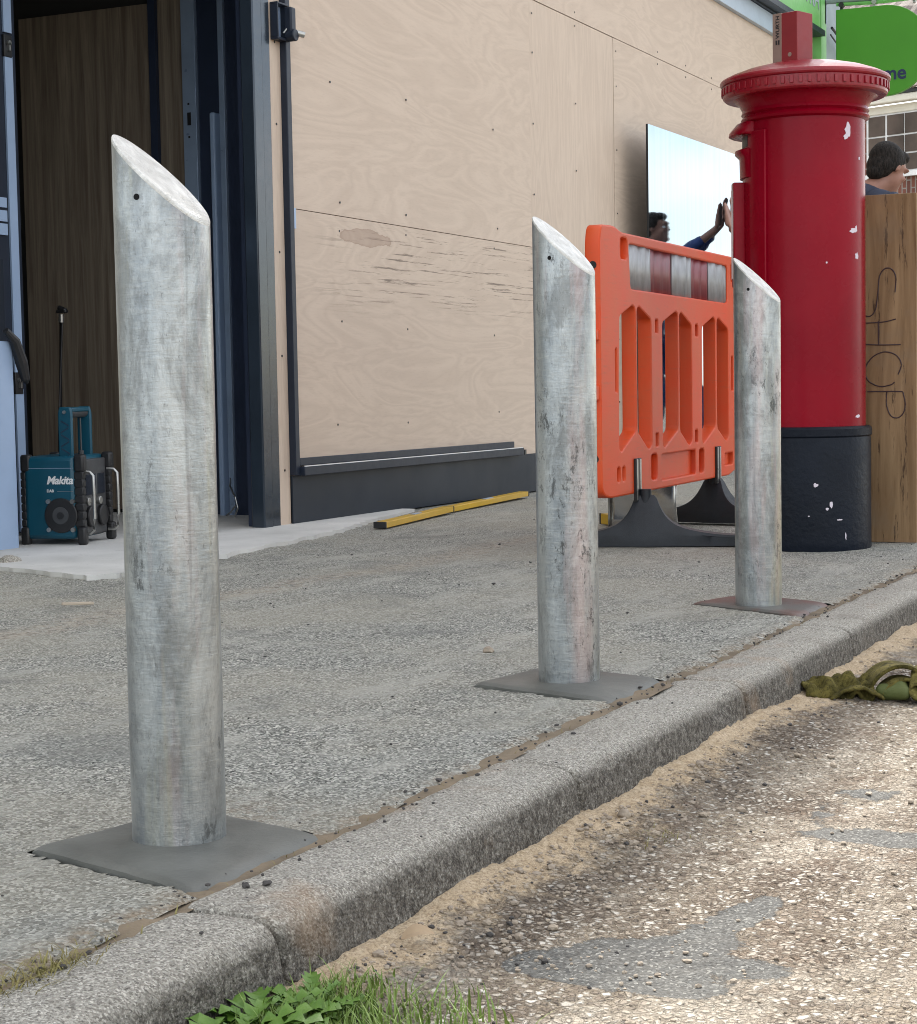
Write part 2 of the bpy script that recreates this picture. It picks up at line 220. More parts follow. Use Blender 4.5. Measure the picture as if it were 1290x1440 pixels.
# ------------------------------------------------------------------ mesh helpers
class MB:
    def __init__(s): s.v=[]; s.f=[]
    def add(s,v,f):
        b=len(s.v); s.v+= [tuple(p) for p in v]; s.f+=[tuple(i+b for i in q) for q in f]; return s
    def box(s,x0,x1,y0,y1,z0,z1,M=None):
        v=[Vector((x,y,z)) for z in (z0,z1) for y in (y0,y1) for x in (x0,x1)]
        if M: v=[M@p for p in v]
        return s.add(v,[(0,2,3,1),(4,5,7,6),(0,1,5,4),(2,6,7,3),(0,4,6,2),(1,3,7,5)])
    def ring(s,rings,cap=True,close=False):
        n=len(rings[0]); v=[p for r in rings for p in r]; f=[]
        for i in range(len(rings)-1+(1 if close else 0)):
            a=i*n; b=((i+1)%len(rings))*n
            for j in range(n): f.append((a+j,a+(j+1)%n,b+(j+1)%n,b+j))
        if cap and not close: f.append(tuple(range(n))[::-1]); f.append(tuple((len(rings)-1)*n+j for j in range(n)))
        return s.add(v,f)
    def cyl(s,p0,p1,r0,r1=None,n=20):
        r1=r0 if r1 is None else r1; p0=Vector(p0); p1=Vector(p1); q=(p1-p0).to_track_quat('Z','Y')
        return s.ring([[p+q@Vector((r*math.cos(2*PI*i/n),r*math.sin(2*PI*i/n),0)) for i in range(n)] for p,r in ((p0,r0),(p1,r1))])
    def tube(s,pts,r,n=8):
        pts=[Vector(p) for p in pts]; rs=r if isinstance(r,(list,tuple)) else [r]*len(pts); rings=[]; ref=Vector((0,0,1))
        for i,p in enumerate(pts):
            d=(pts[min(i+1,len(pts)-1)]-pts[max(i-1,0)]).normalized(); a=d.cross(ref); 
            if a.length<.05: a=d.cross(Vector((1,0,0)))
            a.normalize(); b=a.cross(d)
            rings.append([p+(a*math.cos(2*PI*k/n)+b*math.sin(2*PI*k/n))*rs[i] for k in range(n)])
        return s.ring(rings)
    def lathe(s,prof,n=72,c=(0,0)):
        return s.ring([[Vector((c[0]+r*math.cos(2*PI*i/n),c[1]+r*math.sin(2*PI*i/n),z)) for i in range(n)] for r,z in prof])
    def prism(s,poly,y0,y1,M=None):   # poly in x,z ; extruded along y
        n=len(poly); v=[Vector((x,y0,z)) for x,z in poly]+[Vector((x,y1,z)) for x,z in poly]
        if M: v=[M@p for p in v]
        return s.add(v,[tuple(range(n)),tuple(range(n,2*n))[::-1]]+[(i,i+n,(i+1)%n+n,(i+1)%n) for i in range(n)])
    def build(s,name,m,parent=None,bevel=0,smooth=False,world=False,seg=2,angle=40):
        me=bpy.data.meshes.new(name); v=s.v
        if world:
            o=parent.location if parent else Vector((0,0,0)); v=[(p[0]-o[0],p[1]-o[1],p[2]-o[2]) for p in v]
        me.from_pydata([tuple(p) for p in v],[],s.f); me.update()
        bm=bmesh.new(); bm.from_mesh(me); bmesh.ops.recalc_face_normals(bm,faces=bm.faces); bm.to_mesh(me); bm.free()
        me.materials.append(MAT[m] if isinstance(m,str) else m)
        ob=bpy.data.objects.new(name,me); COL.objects.link(ob)
        if parent: ob.parent=parent
        if smooth:
            for p in me.polygons: p.use_smooth=True
            me.set_sharp_from_angle(angle=R(angle))
        if bevel:
            b=ob.modifiers.new('bevel','BEVEL'); b.width=bevel; b.segments=seg; b.limit_method='ANGLE'; b.angle_limit=R(35); b.harden_normals=False
            for p in me.polygons: p.use_smooth=True
            me.set_sharp_from_angle(angle=R(60))
        return ob
def tag(o,label=None,cat=None,group=None,kind=None):
    if label: o['label']=label
    if cat: o['category']=cat
    if group: o['group']=group
    if kind: o['kind']=kind
    return o
def thing(name,label,cat,loc=(0,0,0),rz=0,group=None):
    o=bpy.data.objects.new(name,None); o.empty_display_size=.1; COL.objects.link(o); o.location=loc; o.rotation_euler=(0,0,rz); return tag(o,label,cat,group)
def sh(mb):   # let world-authored walls follow the fall of the street
    mb.v=[(x,y,z+SL*x) for x,y,z in mb.v]; return mb
def text(body,size,ext,name,m,parent,mat4,shear=0,bold=0,spacing=1,align='LEFT'):
    cu=bpy.data.curves.new(name,'FONT'); cu.body=body; cu.size=size; cu.extrude=ext; cu.shear=shear; cu.offset=bold; cu.space_character=spacing; cu.align_x=align; cu.resolution_u=4
    t=bpy.data.objects.new('t',cu); COL.objects.link(t); bpy.context.view_layer.update()
    me=bpy.data.meshes.new_from_object(t.evaluated_get(bpy.context.evaluated_depsgraph_get())); bpy.data.objects.remove(t)
    me.transform(mat4); me.materials.clear(); me.materials.append(MAT[m]); me.name=name
    ob=bpy.data.objects.new(name,me); COL.objects.link(ob); ob.parent=parent; return ob
def curvemesh(polys,depth,bev,res=1):   # 2D outline with holes -> mesh in XZ plane, centred on y=0
    cu=bpy.data.curves.new('c','CURVE'); cu.dimensions='2D'; cu.fill_mode='BOTH'; cu.extrude=max(depth/2-bev,.0001); cu.bevel_depth=bev; cu.bevel_resolution=res; cu.offset=-bev
    for p in polys:
        sp=cu.splines.new('POLY'); sp.points.add(len(p)-1); sp.use_cyclic_u=True
        for q,(x,z) in zip(sp.points,p): q.co=(x,z,0,1)
    t=bpy.data.objects.new('t',cu); COL.objects.link(t); bpy.context.view_layer.update()
    me=bpy.data.meshes.new_from_object(t.evaluated_get(bpy.context.evaluated_depsgraph_get())); bpy.data.objects.remove(t)
    me.transform(Matrix.Rotation(PI/2,4,'X')); v=[tuple(q.co) for q in me.vertices]; f=[tuple(p.vertices) for p in me.polygons]; bpy.data.meshes.remove(me); return v,f
def rounded(poly,r,n=4):
    out=[]; N=len(poly)
    for i in range(N):
        a=Vector(poly[i-1]); b=Vector(poly[i]); c=Vector(poly[(i+1)%N]); u=(a-b); w_=(c-b); rr=min(r,u.length*.45,w_.length*.45)
        p0=b+u.normalized()*rr; p1=b+w_.normalized()*rr
        for k in range(n+1):
            t=k/n; q=p0*(1-t)**2+b*2*t*(1-t)+p1*t*t; out.append((q.x,q.y))
    return out
# numpy value noise
_perm=rng.random((256,256))
def vn(x,y):
    xi=np.floor(x).astype(int); yi=np.floor(y).astype(int); fx=x-xi; fy=y-yi; fx=fx*fx*(3-2*fx); fy=fy*fy*(3-2*fy)
    g=lambda a,b:_perm[a&255,b&255]
    return (g(xi,yi)*(1-fx)+g(xi+1,yi)*fx)*(1-fy)+(g(xi,yi+1)*(1-fx)+g(xi+1,yi+1)*fx)*fy
def fbm(x,y,o=4):
    s=0;a=.5
    for i in range(o): s=s+a*vn(x*2**i+17*i,y*2**i+5*i); a*=.5
    return s/(1-.5**o)
def grid(name,S,T,zf,m,attrs={},hole=None,jit=None):
    S=np.array(S);T=np.array(T); ss,tt=np.meshgrid(S,T,indexing='ij')
    if jit: ss,tt=jit(ss,tt)
    z=zf(ss,tt)
    ns,nt_=len(S),len(T); v=np.stack([ss,tt,z+SL*ss],-1).reshape(-1,3)
    i=np.arange(ns-1)[:,None]*nt_+np.arange(nt_-1)[None,:]; keep=np.ones(i.shape,bool)
    if hole is not None: keep=~hole((ss[:-1,:-1]+ss[1:,1:])/2,(tt[:-1,:-1]+tt[1:,1:])/2)
    a=i[keep]; f=np.stack([a,a+nt_,a+nt_+1,a+1],-1)
    me=bpy.data.meshes.new(name); me.from_pydata(v.tolist(),[],f.tolist()); me.update()
    for k,fn in attrs.items():
        at=me.attributes.new(k,'FLOAT','POINT'); at.data.foreach_set('value',np.clip(fn(ss,tt),0,1).astype(np.float32).ravel())
    for p in me.polygons: p.use_smooth=True
    me.materials.append(MAT[m]); ob=bpy.data.objects.new(name,me); COL.objects.link(ob); return tag(ob,kind='structure')
# ------------------------------------------------------------------ ground
PADS=[((1.80,1.200),(2.105,1.194),(2.175,1.47),(1.90,1.525)),((3.21,1.203),(3.504,1.203),(3.60,1.50),(3.331,1.553)),((4.59,1.206),(4.885,1.208),(5.02,1.50),(4.80,1.578))]   # front, right, back, left corners
mb=MB(); mb.add([(-150,-150,-.16),(200,-150,-.16),(200,200,-.16),(-150,200,-.16)],[(0,1,2,3)]); tag(sh(mb).build('ground','earth'),kind='structure')
def hole(s,t):
    h=np.zeros(s.shape,bool)
    for q in PADS:
        m=np.ones(s.shape,bool)
        for k in range(4):
            (x0,y0),(x1,y1)=q[k],q[(k+1)%4]; ln=math.hypot(x1-x0,y1-y0); d=((x1-x0)*(t-y0)-(y1-y0)*(s-x0))/ln
            m&=d>(-.05 if k==0 else -.005+(fbm(s*70,t*70)-.5)*.010)
        h|=m
    return h
def snap(s,t):
    s=s.copy(); t=t.copy()
    for q in PADS:
        cs=sum(p[0] for p in q)/4; ct=sum(p[1] for p in q)/4
        for k in (1,2,3):
            (x0,y0),(x1,y1)=q[k],q[(k+1)%4]; ln=math.hypot(x1-x0,y1-y0); nx_,ny_=-(y1-y0)/ln,(x1-x0)/ln
            d=(s-x0)*nx_+(t-y0)*ny_; al=((s-x0)*(x1-x0)+(t-y0)*(y1-y0))/ln; off=-.005+(fbm(s*70,t*70)-.5)*.010
            m=(d>off-.0068)&(d<off+.0068)&(al>-.006)&(al<ln+.006)&(np.hypot(s-cs,t-ct)<.3)
            s=np.where(m,s-(d-off)*nx_,s); t=np.where(m,t-(d-off)*ny_,t)
    return s,t
S=np.concatenate([np.arange(-2,1.2,.08),np.arange(1.2,5.2,.0095),np.arange(5.2,9,.04),np.arange(9,30,.4)])
T=np.concatenate([np.arange(1.2,1.72,.0095),np.arange(1.72,4.2,.03),np.arange(4.2,9,.3)])
def pz(s,t):
    z=(fbm(s*3,t*3)-.5)*.012+(fbm(s*40,t*40,3)-.5)*.0045
    z=z*np.clip((9-s)/4,.2,1)
    near=np.exp(-((t-1.2)/.02)**2); z-=near*(.001+.005*fbm(s*25,t*9))
    z+=.004*np.exp(-((t-1.24)/.03)**2)
    return z-.002
tag(grid('pavement',S,T,pz,'asphalt',dict(seam=lambda s,t:np.clip(1.25*np.exp(-((t-(2.95-.075*np.maximum(0,s-4.6)+.05*np.sin(s*2.1)+(fbm(s*2.5,t*0+3)-.5)*.16))/(.05+.05*fbm(s*3,t*0)))**2)*(s>3.2),0,1),edge=lambda s,t:np.exp(-((t-1.2)/.035)**2)+.8*np.exp(-(((s-1.45)/.25)**2+((t-1.2)/.05)**2))+.7*np.exp(-(((s-2.2)/.07)**2+((t-1.4)/.13)**2))),hole=hole,jit=snap))
# kerb stones
prof=[(1.197,-.16),(1.197,-.010),(1.190,-.002),(1.17,0),(1.13,.001),(1.11,.0),(1.092,-.001),(1.080,-.004),(1.070,-.009),(1.063,-.016),(1.058,-.026),(1.055,-.045),(1.051,-.07),(1.048,-.1),(1.046,-.13),(1.046,-.16)]
dirt_shadev=[.3,.5,.3,.05,.0,.0,.05,.15,.4,.75,.95,1,1,1,1,1]
fine=[]
for a,b in zip(prof[:-1],prof[1:]):
    k=max(1,int(math.dist(a,b)/.012))
    for j in range(k): t=j/k; fine.append((a[0]*(1-t)+b[0]*t,a[1]*(1-t)+b[1]*t,len(fine)))
fine.append(prof[-1]+(0,))
Pf=np.array([(a,b) for a,b,_ in fine])
dv_=np.interp(-Pf[:,1]-(Pf[:,0]-1.055)*.35,[-.1,.0,.012,.026],[0,0,.45,1.]); dv_[:3]=.4  # front face darkened: stain and painted shade together
jo=[-1.85+.9*i for i in range(38)]; jo=[x for x in jo]
V=[];F=[];DA=[]
for a,b in zip(jo[:-1],jo[1:]):
    st=.012 if .8<a<4.6 else (.05 if a<9 else .3)
    ss=np.unique(np.concatenate([[a+.005,a+.010],np.arange(a+.02,b-.02,st),[b-.010,b-.005]])); off=(random.random()-.5)*.005
    base=len(V); n_=len(Pf)
    for si,s in enumerate(ss):
        e=min(s-a,b-s); rnd=.006*math.exp(-((e-.003)/.006)**2)
        chipn=fbm(np.full(n_,s*22),Pf[:,1]*22+Pf[:,0]*22,4)-.5
        cx_=1.13;cz_=-.08
        d=np.stack([Pf[:,0]-cx_,Pf[:,1]-cz_],-1); d/=np.linalg.norm(d,axis=1,keepdims=True)
        big=max(0,float(vn(np.array(s*5.),np.array(3.3)))-.72)*.05
        edge=np.exp(-((Pf[:,1]+.02)/.022)**2)
        amt=chipn*.009-rnd-edge*big*1.2
        for j in range(n_):
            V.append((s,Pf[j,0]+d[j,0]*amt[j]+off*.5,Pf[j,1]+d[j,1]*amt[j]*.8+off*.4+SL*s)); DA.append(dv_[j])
        if si:
            for j in range(n_-1):
                p=base+(si-1)*n_+j; F.append((p,p+1,p+n_+1,p+n_))
    F.append(tuple(base+j for j in range(n_))[::-1]); F.append(tuple(base+(len(ss)-1)*n_+j for j in range(n_)))
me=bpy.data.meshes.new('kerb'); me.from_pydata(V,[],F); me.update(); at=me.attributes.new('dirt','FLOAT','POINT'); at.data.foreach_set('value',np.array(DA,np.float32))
for p in me.polygons: p.use_smooth=True
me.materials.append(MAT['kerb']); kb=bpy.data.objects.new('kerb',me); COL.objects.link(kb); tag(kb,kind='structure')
grid('joint_soil',np.arange(-2,20,.03),np.linspace(1.180,1.225,6),lambda s,t:-.0085+.010*fbm(s*30,t*30,3),'soil')
# road
def sandf(s,t): return np.exp(-np.maximum(0,1.055-t)/(.085+.12*fbm(s*2.3,t*0+1)))*1.05
def rz_(s,t):
    z=-.108+(fbm(s*5,t*5)-.5)*.012+(fbm(s*70,t*70,3)-.5)*.007
    sd=np.clip(sandf(s,t),0,1); z+=sd*(.034+.010*(fbm(s*5,t*5)-.5)*2+.004*(fbm(s*50,t*50,4)-.5)*2)
    return np.where(t>1.045,np.minimum(z,-.058),z)
def patch(s,t):
    a=0*s
    for cs,ct,ws,wt in ((2.00,.84,.05,.06),(2.06,.78,.08,.09),(2.16,.72,.10,.07),(2.00,.70,.05,.08),(2.28,.70,.06,.03),(2.36,.68,.07,.03),(2.10,.62,.04,.05),(2.79,.66,.05,.10),(2.80,.55,.05,.09),(3.10,.72,.05,.07),(2.92,.74,.03,.03)):
        e=((s-cs)/ws)**2+((t-ct)/wt)**2; a=a+np.exp(-e*1.1)
    return np.clip((a*1.2+(fbm(s*16,t*16)-.5)*1.1-.38)*2.2,0,1)
S=np.concatenate([np.arange(-30,0,1.),np.arange(0,1.3,.1),np.arange(1.3,4.6,.0085),np.arange(4.6,8,.04),np.arange(8,30,.5),np.arange(30,150,5)])
T=np.concatenate([np.arange(-40,-1,1.),np.arange(-1,.3,.03),np.arange(.3,1.125,.0085)])
grid('road',S,T,rz_,'road',dict(sand=sandf,patch=patch))
# door threshold slab
mb=MB(); P0=[(4.7,4.45),(5.0,4.1),(4.83,3.62),(5.05,3.50),(5.35,3.56),(5.75,3.64),(6.3,3.70),(6.8,3.78),(7.35,3.93),(8.1,4.08),(8.1,8.2),(2.0,8.2),(2.0,4.45)]
nn=len(P0); P1=[]
for i in range(nn):
    a=P0[i]; b=P0[(i+1)%nn]; k=12 if i<9 else 1
    for j in range(k): t=j/k; P1.append((a[0]+(b[0]-a[0])*t+(random.random()-.5)*.025,a[1]+(b[1]-a[1])*t+(random.random()-.5)*.03))
nn=len(P1); mb.add([(x,y,.012) for x,y in P1]+[(x,y,-.03) for x,y in P1],[tuple(range(nn))]+[(i,(i+1)%nn,(i+1)%nn+nn,i+nn) for i in range(nn)])
tag(sh(mb).build('threshold_slab','concrete'),kind='structure')
mb=MB()
for (x,y,w_,h_) in ((5.05,4.27,.10,.05),(5.16,4.20,.05,.035),(4.95,4.33,.09,.06)):
    v,f=[],[]; bm=bmesh.new(); bmesh.ops.create_icosphere(bm,subdivisions=3,radius=1)
    for q in bm.verts:
        k=1+.35*(mnoise.noise(q.co*2+Vector((x*9,y*7,0)))); q.co=Vector((x+q.co.x*w_*k,y+q.co.y*w_*.7*k,.0+q.co.z*h_*k))
    bm.verts.index_update(); mb.add([q.co.copy() for q in bm.verts],[tuple(q.index for q in fa.verts) for fa in bm.faces]); bm.free()
tag(sh(mb).build('broken_concrete','kerb',smooth=True),'broken lump of rough concrete at the foot of the pale blue door post','concrete lump')
# ------------------------------------------------------------------ bollards
BR=.0615; BH=.925
def make_bollard():
    r=thing('bollard','','bollard')
    az=R(100); n_=96
    def topz(x,y,rr=BR): return BH-(BR-(x*math.cos(az)+y*math.sin(az)))*.95
    rings=[]
    zs=[-.06]+[k/24 for k in range(0,25)]
    def ringat(rad,k,dz=0,ins=0):
        out=[]
        for i in range(n_):
            a=2*PI*i/n_; x,y=rad*math.cos(a),rad*math.sin(a); zt=topz(x*BR/rad,y*BR/rad)-.004+dz; out.append(Vector((x,y,zt if k is None else -.06+(zt+.06)*k)))
        return out
    mb=MB(); mb.ring([ringat(BR*(1+.004*math.sin(k*9.)),k) for k in [i/20 for i in range(20)]]+[ringat(BR,None)],cap=False)
    body=mb.build('post','galv',r,smooth=True,angle=60)
    # sloping cap plate with a softly ground weld
    def capring(f,dz):
        return [Vector((BR*f*math.cos(2*PI*i/n_),BR*f*math.sin(2*PI*i/n_),topz(BR*f*math.cos(2*PI*i/n_),BR*f*math.sin(2*PI*i/n_))+dz)) for i in range(n_)]
    mb=MB(); mb.ring([capring(1.0,-.0045),capring(1.004,-.002),capring(.985,.0012),capring(.95,.0022),capring(.8,.0018),capring(.5,.0022),capring(.2,.002)],cap=True)
    mb.build('cap_plate','galvtop',r,smooth=True,angle=50)
    a=R(184); p=Vector((math.cos(a),math.sin(a),0)); z=.838
    mb=MB(); mb.cyl(p*(BR-.012)+Vector((0,0,z)),p*(BR+.0007)+Vector((0,0,z)),.0040,n=20); mb.build('vent_hole','hole',r)
    return r
def copytree(o,parent=None):
    c=o.copy(); COL.objects.link(c); c.parent=parent
    for ch in list(o.children): copytree(ch,c)
    return c
b0=make_bollard()
for i,(s,t,l,dr,dh) in enumerate([(2.016,1.374,'nearest and largest galvanised steel bollard with scuffed streaks and sloping cap, set in grey mortar',0,0),
      (3.425,1.386,'middle galvanised steel bollard standing just left of the orange barrier',-9,.006),
      (4.80,1.392,'farthest galvanised steel bollard standing before the red pillar box on reddish mortar',-9,.004)]):
    b=b0 if i==0 else copytree(b0)
    b.location=(s,t,G(s)+dh); b.rotation_euler=(R([0,.0,.0][i]),R([0,0,0][i]),R(dr)); b['label']=l; b['group']='slope topped steel bollards along the kerb'
for i,q in enumerate(PADS):
    mb=MB(); N=56; xs=np.linspace(0,1,N); ys=np.linspace(0,1,N); vv=[]; q=[Vector(p) for p in q]
    for u in xs:
        for v in ys:
            p=(q[0]*(1-u)+q[1]*u)*(1-v)+(q[3]*(1-u)+q[2]*u)*v; e=v*.32; ex=min(u,1-u)*.3; eb=(1-v)*.3
            z=.004+.003*float(vn(np.array(p.x*9),np.array(p.y*9)))
            z-=.020*math.exp(-(e/.020)**1.5)+.005*math.exp(-(ex/.007)**2)+.005*math.exp(-(eb/.007)**2)
            jx=(float(vn(np.array(p.x*50),np.array(p.y*50)))-.5)*.004*(1 if min(e,ex,eb)<.02 else 0)
            vv.append((p.x+jx,p.y+jx-.002*(v==0),z))
    k=len(ys)
    ff=[(p*k+q,(p+1)*k+q,(p+1)*k+q+1,p*k+q+1) for p in range(len(xs)-1) for q in range(k-1)]
    per=[q for q in range(k)]+[p*k+k-1 for p in range(1,len(xs))]+[(len(xs)-1)*k+q for q in range(k-2,-1,-1)]+[p*k for p in range(len(xs)-2,0,-1)]
    o_=len(vv); vv+=[(vv[q][0],vv[q][1],-.08) for q in per]; nP=len(per)
    ff+=[(per[j],per[(j+1)%nP],o_+(j+1)%nP,o_+j) for j in range(nP)]
    mb.add(vv,ff); ob=sh(mb).build('mortar_pad','padred' if i==2 else 'pad',smooth=True,angle=60); tag(ob,kind='structure')
    mb=MB(); mb.box(q[0].x-.03,q[2].x+.03,1.2,q[3].y+.03,-.05,-.017); sh(mb); o2=mb.build('pavement_pit','darkstone'); tag(o2,kind='structure')
# ------------------------------------------------------------------ pillar box
PB=Vector((6.672,1.752,G(6.67)))
pb=thing('pillar_box','red cast iron pillar box with chipped paint and black base at the kerbside','post box',PB)
mb=MB(); mb.lathe([(.228,-.02),(.234,.0),(.233,.03),(.232,.395),(.230,.402),(.236,.408),(.236,.432),(.228,.440),(.2,.442)]); mb.build('base','pblack',pb,smooth=True,angle=30)
mb=MB(); mb.lathe([(.2,.436),(.2145,.440),(.214,.6),(.2135,.9),(.2135,1.2),(.213,1.52),(.213,1.536)]); mb.build('body','red',pb,smooth=True,angle=30)
mb=MB(); mb.lathe([(.205,1.53),(.2135,1.534),(.226,1.540),(.230,1.548),(.226,1.556),(.219,1.560),(.222,1.564),(.228,1.568),(.226,1.574),(.224,1.580),(.228,1.590),(.236,1.603),(.250,1.616),(.268,1.625),(.278,1.628),(.2,1.629)]); mb.build('neck_moulding','red',pb,smooth=True,angle=35)
mb=MB(); mb.lathe([(.26,1.620),(.286,1.622),(.293,1.628),(.294,1.634),(.294,1.669),(.300,1.672),(.3035,1.677),(.3035,1.684),(.299,1.690),(.270,1.704),(.22,1.722),(.15,1.739),(.08,1.750),(.0,1.754)],n=96)
cap=mb.build('cap','redrim',pb,smooth=True,angle=25)
mb=MB()
for i in range(60):
    a=2*PI*i/60; Mx=Matrix.Rotation(a,4,'Z'); mb.box(.29,.2995,-.0062,.0062,1.638,1.664,Mx)
mb.build('dentil_band','redrim',pb,bevel=.0015)
FA=R(104)  # bearing of the posting face
def arc_plate(a0,a1,r0,r1,z0,z1,n=16):
    mb=MB(); rings=[]
    for i in range(n+1):
        a=a0+(a1-a0)*i/n; u=Vector((math.cos(a),math.sin(a),0)); rings.append([u*r0+Vector((0,0,z0)),u*r1+Vector((0,0,z0)),u*r1+Vector((0,0,z1)),u*r0+Vector((0,0,z1))])
    mb.ring(rings); return mb
o=arc_plate(FA-R(52),FA+R(52),.205,.224,.49,1.50).build('door','red',pb,bevel=.004)
mb=arc_plate(FA-R(17),FA+R(17),.222,.265,.95,1.325); mb.build('notice_frame','red',o,bevel=.004)
mb=arc_plate(FA-R(13),FA+R(13),.2655,.267,.98,1.30); mb.build('notice','white',o)
mb=MB(); mb.cyl(Vector((math.cos(FA-R(40)),math.sin(FA-R(40)),0))*.22+Vector((0,0,1.05)),Vector((math.cos(FA-R(40)),math.sin(FA-R(40)),0))*.228+Vector((0,0,1.05)),.012); mb.build('keyhole','steel',o)
mb=MB()
for k in range(3): pass
# hood over the slot and slot lips
rings=[]
for i in range(25):
    a=FA+R(-34)+R(68)*i/24; e=1-((i-12)/12)**2; u=Vector((math.cos(a),math.sin(a),0)); ro=.222+.050*max(e,0)**.5
    rings.append([u*.21+Vector((0,0,1.545)),u*(ro*.5+.11)+Vector((0,0,1.535)),u*ro+Vector((0,0,1.505)),u*(ro+.002)+Vector((0,0,1.494)),u*(ro-.006)+Vector((0,0,1.490)),u*.21+Vector((0,0,1.498))])
mb=MB(); mb.ring(rings); mb.build('slot_hood','red',pb,smooth=True,angle=50)
mb=arc_plate(FA-R(26),FA+R(26),.215,.2255,1.45,1.487); mb.build('posting_slot','black',pb)
mb=MB(); rings=[]
for i in range(17):
    a=FA+R(-30)+R(60)*i/16; e=max(0,1-((i-8)/8)**2)**.5; u=Vector((math.cos(a),math.sin(a),0)); ro=.226+.026*e
    rings.append([u*.215+Vector((0,0,1.450)),u*ro+Vector((0,0,1.440)),u*ro+Vector((0,0,1.428)),u*(.228+.008*e)+Vector((0,0,1.412)),u*(.228+.006*e)+Vector((0,0,1.34)),u*.215+Vector((0,0,1.335))])
mb.ring(rings); mb.build('slot_lip','red',pb,smooth=True,angle=40)
def chip(a,z,w_,h_,seed,m='chip',r=.2142):
    random.seed(seed); pts=[]
    N=14
    for i in range(N):
        t=2*PI*i/N; k=.6+.5*random.random(); pts.append((a+w_/r*math.cos(t)*k,z+h_*math.sin(t)*k))
    mb=MB(); v=[Vector((math.cos(x)*(r+.0006),math.sin(x)*(r+.0006),y)) for x,y in [(a,z)]+pts]+[Vector((math.cos(x)*(r-.002),math.sin(x)*(r-.002),y)) for x,y in pts]
    f=[(0,i+1,(i+1)%N+1) for i in range(N)]+[(i+1,i+1+N,(i+1)%N+1+N,(i+1)%N+1) for i in range(N)]
    mb.add(v,f); return mb.build('paint_chip',m,pb)
VA=PI+math.atan2(PB.y,PB.x)                                # bearing back to the road side viewer
for da,z,w_,h_,sd_ in ((44,1.487,.016,.030,3),(41,1.462,.010,.012,31),(52,1.134,.024,.009,5),(56,1.142,.006,.012,51),(57,1.045,.012,.014,9),(62,1.39,.006,.007,11),(58,.475,.018,.007,13),(20,1.02,.004,.004,17)):
    chip(VA+R(da),z,w_,h_,sd_)
for da,z,w_,h_,sd_ in ((8,.235,.009,.009,2),(22,.165,.007,.016,4),(18,.15,.006,.006,6),(2,.125,.004,.003,8),(36,.05,.003,.014,10),(58,.415,.006,.009,12),(30,.11,.012,.003,15)):
    o=chip(VA+R(da),z,w_,h_,sd_,'chip',.2335)
# carton on the cap
ct=thing('carton','tall narrow red carton with a kraft end band standing on the pillar box cap','box',PB+Vector((-.03,.035,1.742)),R(-110))
mb=MB(); mb.box(-.052,.052,-.048,.048,0,.180); mb.build('carton_body','carton',ct,bevel=.002)
mb=MB(); mb.box(-.0535,-.015,-.0492,.0492,-.001,.181); mb.build('label_band','kraft',ct,bevel=.001)
Mx=Matrix.Translation((-.024,-.0498,.092))@Matrix.Rotation(PI/2,4,'X')@Matrix.Rotation(PI/2,4,'Z')
text('WURTH',.022,.0004,'lettering','printink',ct,Mx,bold=.0005)
for k in (0,1): MB().box(-.040+k*.010,-.033+k*.010,-.0502,-.0496,.070,.086).build('logo','printink',ct)
mb=MB(); mb.cyl((.02,-.0478,.03),(.02,-.0490,.03),.008); mb.build('stamp','kraft',ct)
# ------------------------------------------------------------------ barrier
BZ=G(6.21)
ba=thing('pedestrian_barrier','orange plastic pedestrian barrier with red and white reflective strip, black rubber feet','barrier',(6.21,2.36,BZ),R(2.2))
outl=rounded([(-.12,.30),(-.115,.215),(-.03,.195),(1.62,.190),(1.745,.215),(1.745,1.00),(1.745,1.145),(.13,1.150),(.05,1.168),(-.10,1.162),(-.12,1.10)],.035)
slots=[[(.10,.846),(.255,.890),(.283,.878),(.283,.428),(.105,.356),(.083,.371)],[(.306,.878),(.330,.887),(.480,.842),(.480,.366),(.440,.352),(.306,.424)],
[(.630,.835),(.812,.882),(.839,.872),(.836,.416),(.645,.350),(.625,.366)],[(.862,.872),(.889,.880),(1.035,.832),(1.035,.362),(.994,.345),(.862,.410)],
[(1.195,.828),(1.370,.874),(1.398,.862),(1.398,.412),(1.206,.345),(1.188,.360)],[(1.425,.862),(1.452,.872),(1.610,.826),(1.610,.358),(1.568,.342),(1.425,.405)]]
slots=[rounded(s_,.018,3) for s_ in slots]
win=rounded([(.215,1.112),(1.600,1.100),(1.600,.940),(.235,.950)],.02,3)
def rc(x0,x1,z0,z1,r=.012): return rounded([(x0,z0),(x1,z0),(x1,z1),(x0,z1)],r,3)
recs=[rc(.118,.195,1.055,1.130,.02),rc(1.66,1.73,1.035,1.115,.02),rc(.60,1.08,.226,.324),rc(.468,.545,.234,.33,.02),rc(1.135,1.21,.226,.324,.02),rc(1.54,1.68,.238,.288),rc(.055,.088,.25,.30),rc(.116,.146,.25,.30),
 rc(.535,.570,.795,.843,.006),rc(1.093,1.130,.790,.836,.006),rc(.530,.565,.36,.408,.006),rc(1.080,1.118,.355,.404,.006),rc(.045,.062,.575,.728,.005),rc(1.662,1.690,.561,.708,.005)]
hook=rounded([(1.70,.79),(1.87,.76),(1.90,.80),(1.90,1.08),(1.86,1.11),(1.70,1.105)],.03)
hook2=rounded([(1.74,.46),(1.78,.44),(1.78,.30),(1.74,.29)],.01)
def layer(polys,y,d,b):
    v,f=curvemesh(polys,d,b); return [(x,yy+y,z) for x,yy,z in v],f
mb=MB()
mb.add(*layer([outl]+slots+[win]+recs,.003,.056,.007))
for q in recs:
    cx_=sum(a for a,b in q)/len(q); cz_=sum(b for a,b in q)/len(q); q2=[(a+(.004 if a>cx_ else -.004),b+(.004 if b>cz_ else -.004)) for a,b in q]
    mb.prism(q2,-.004,.012)
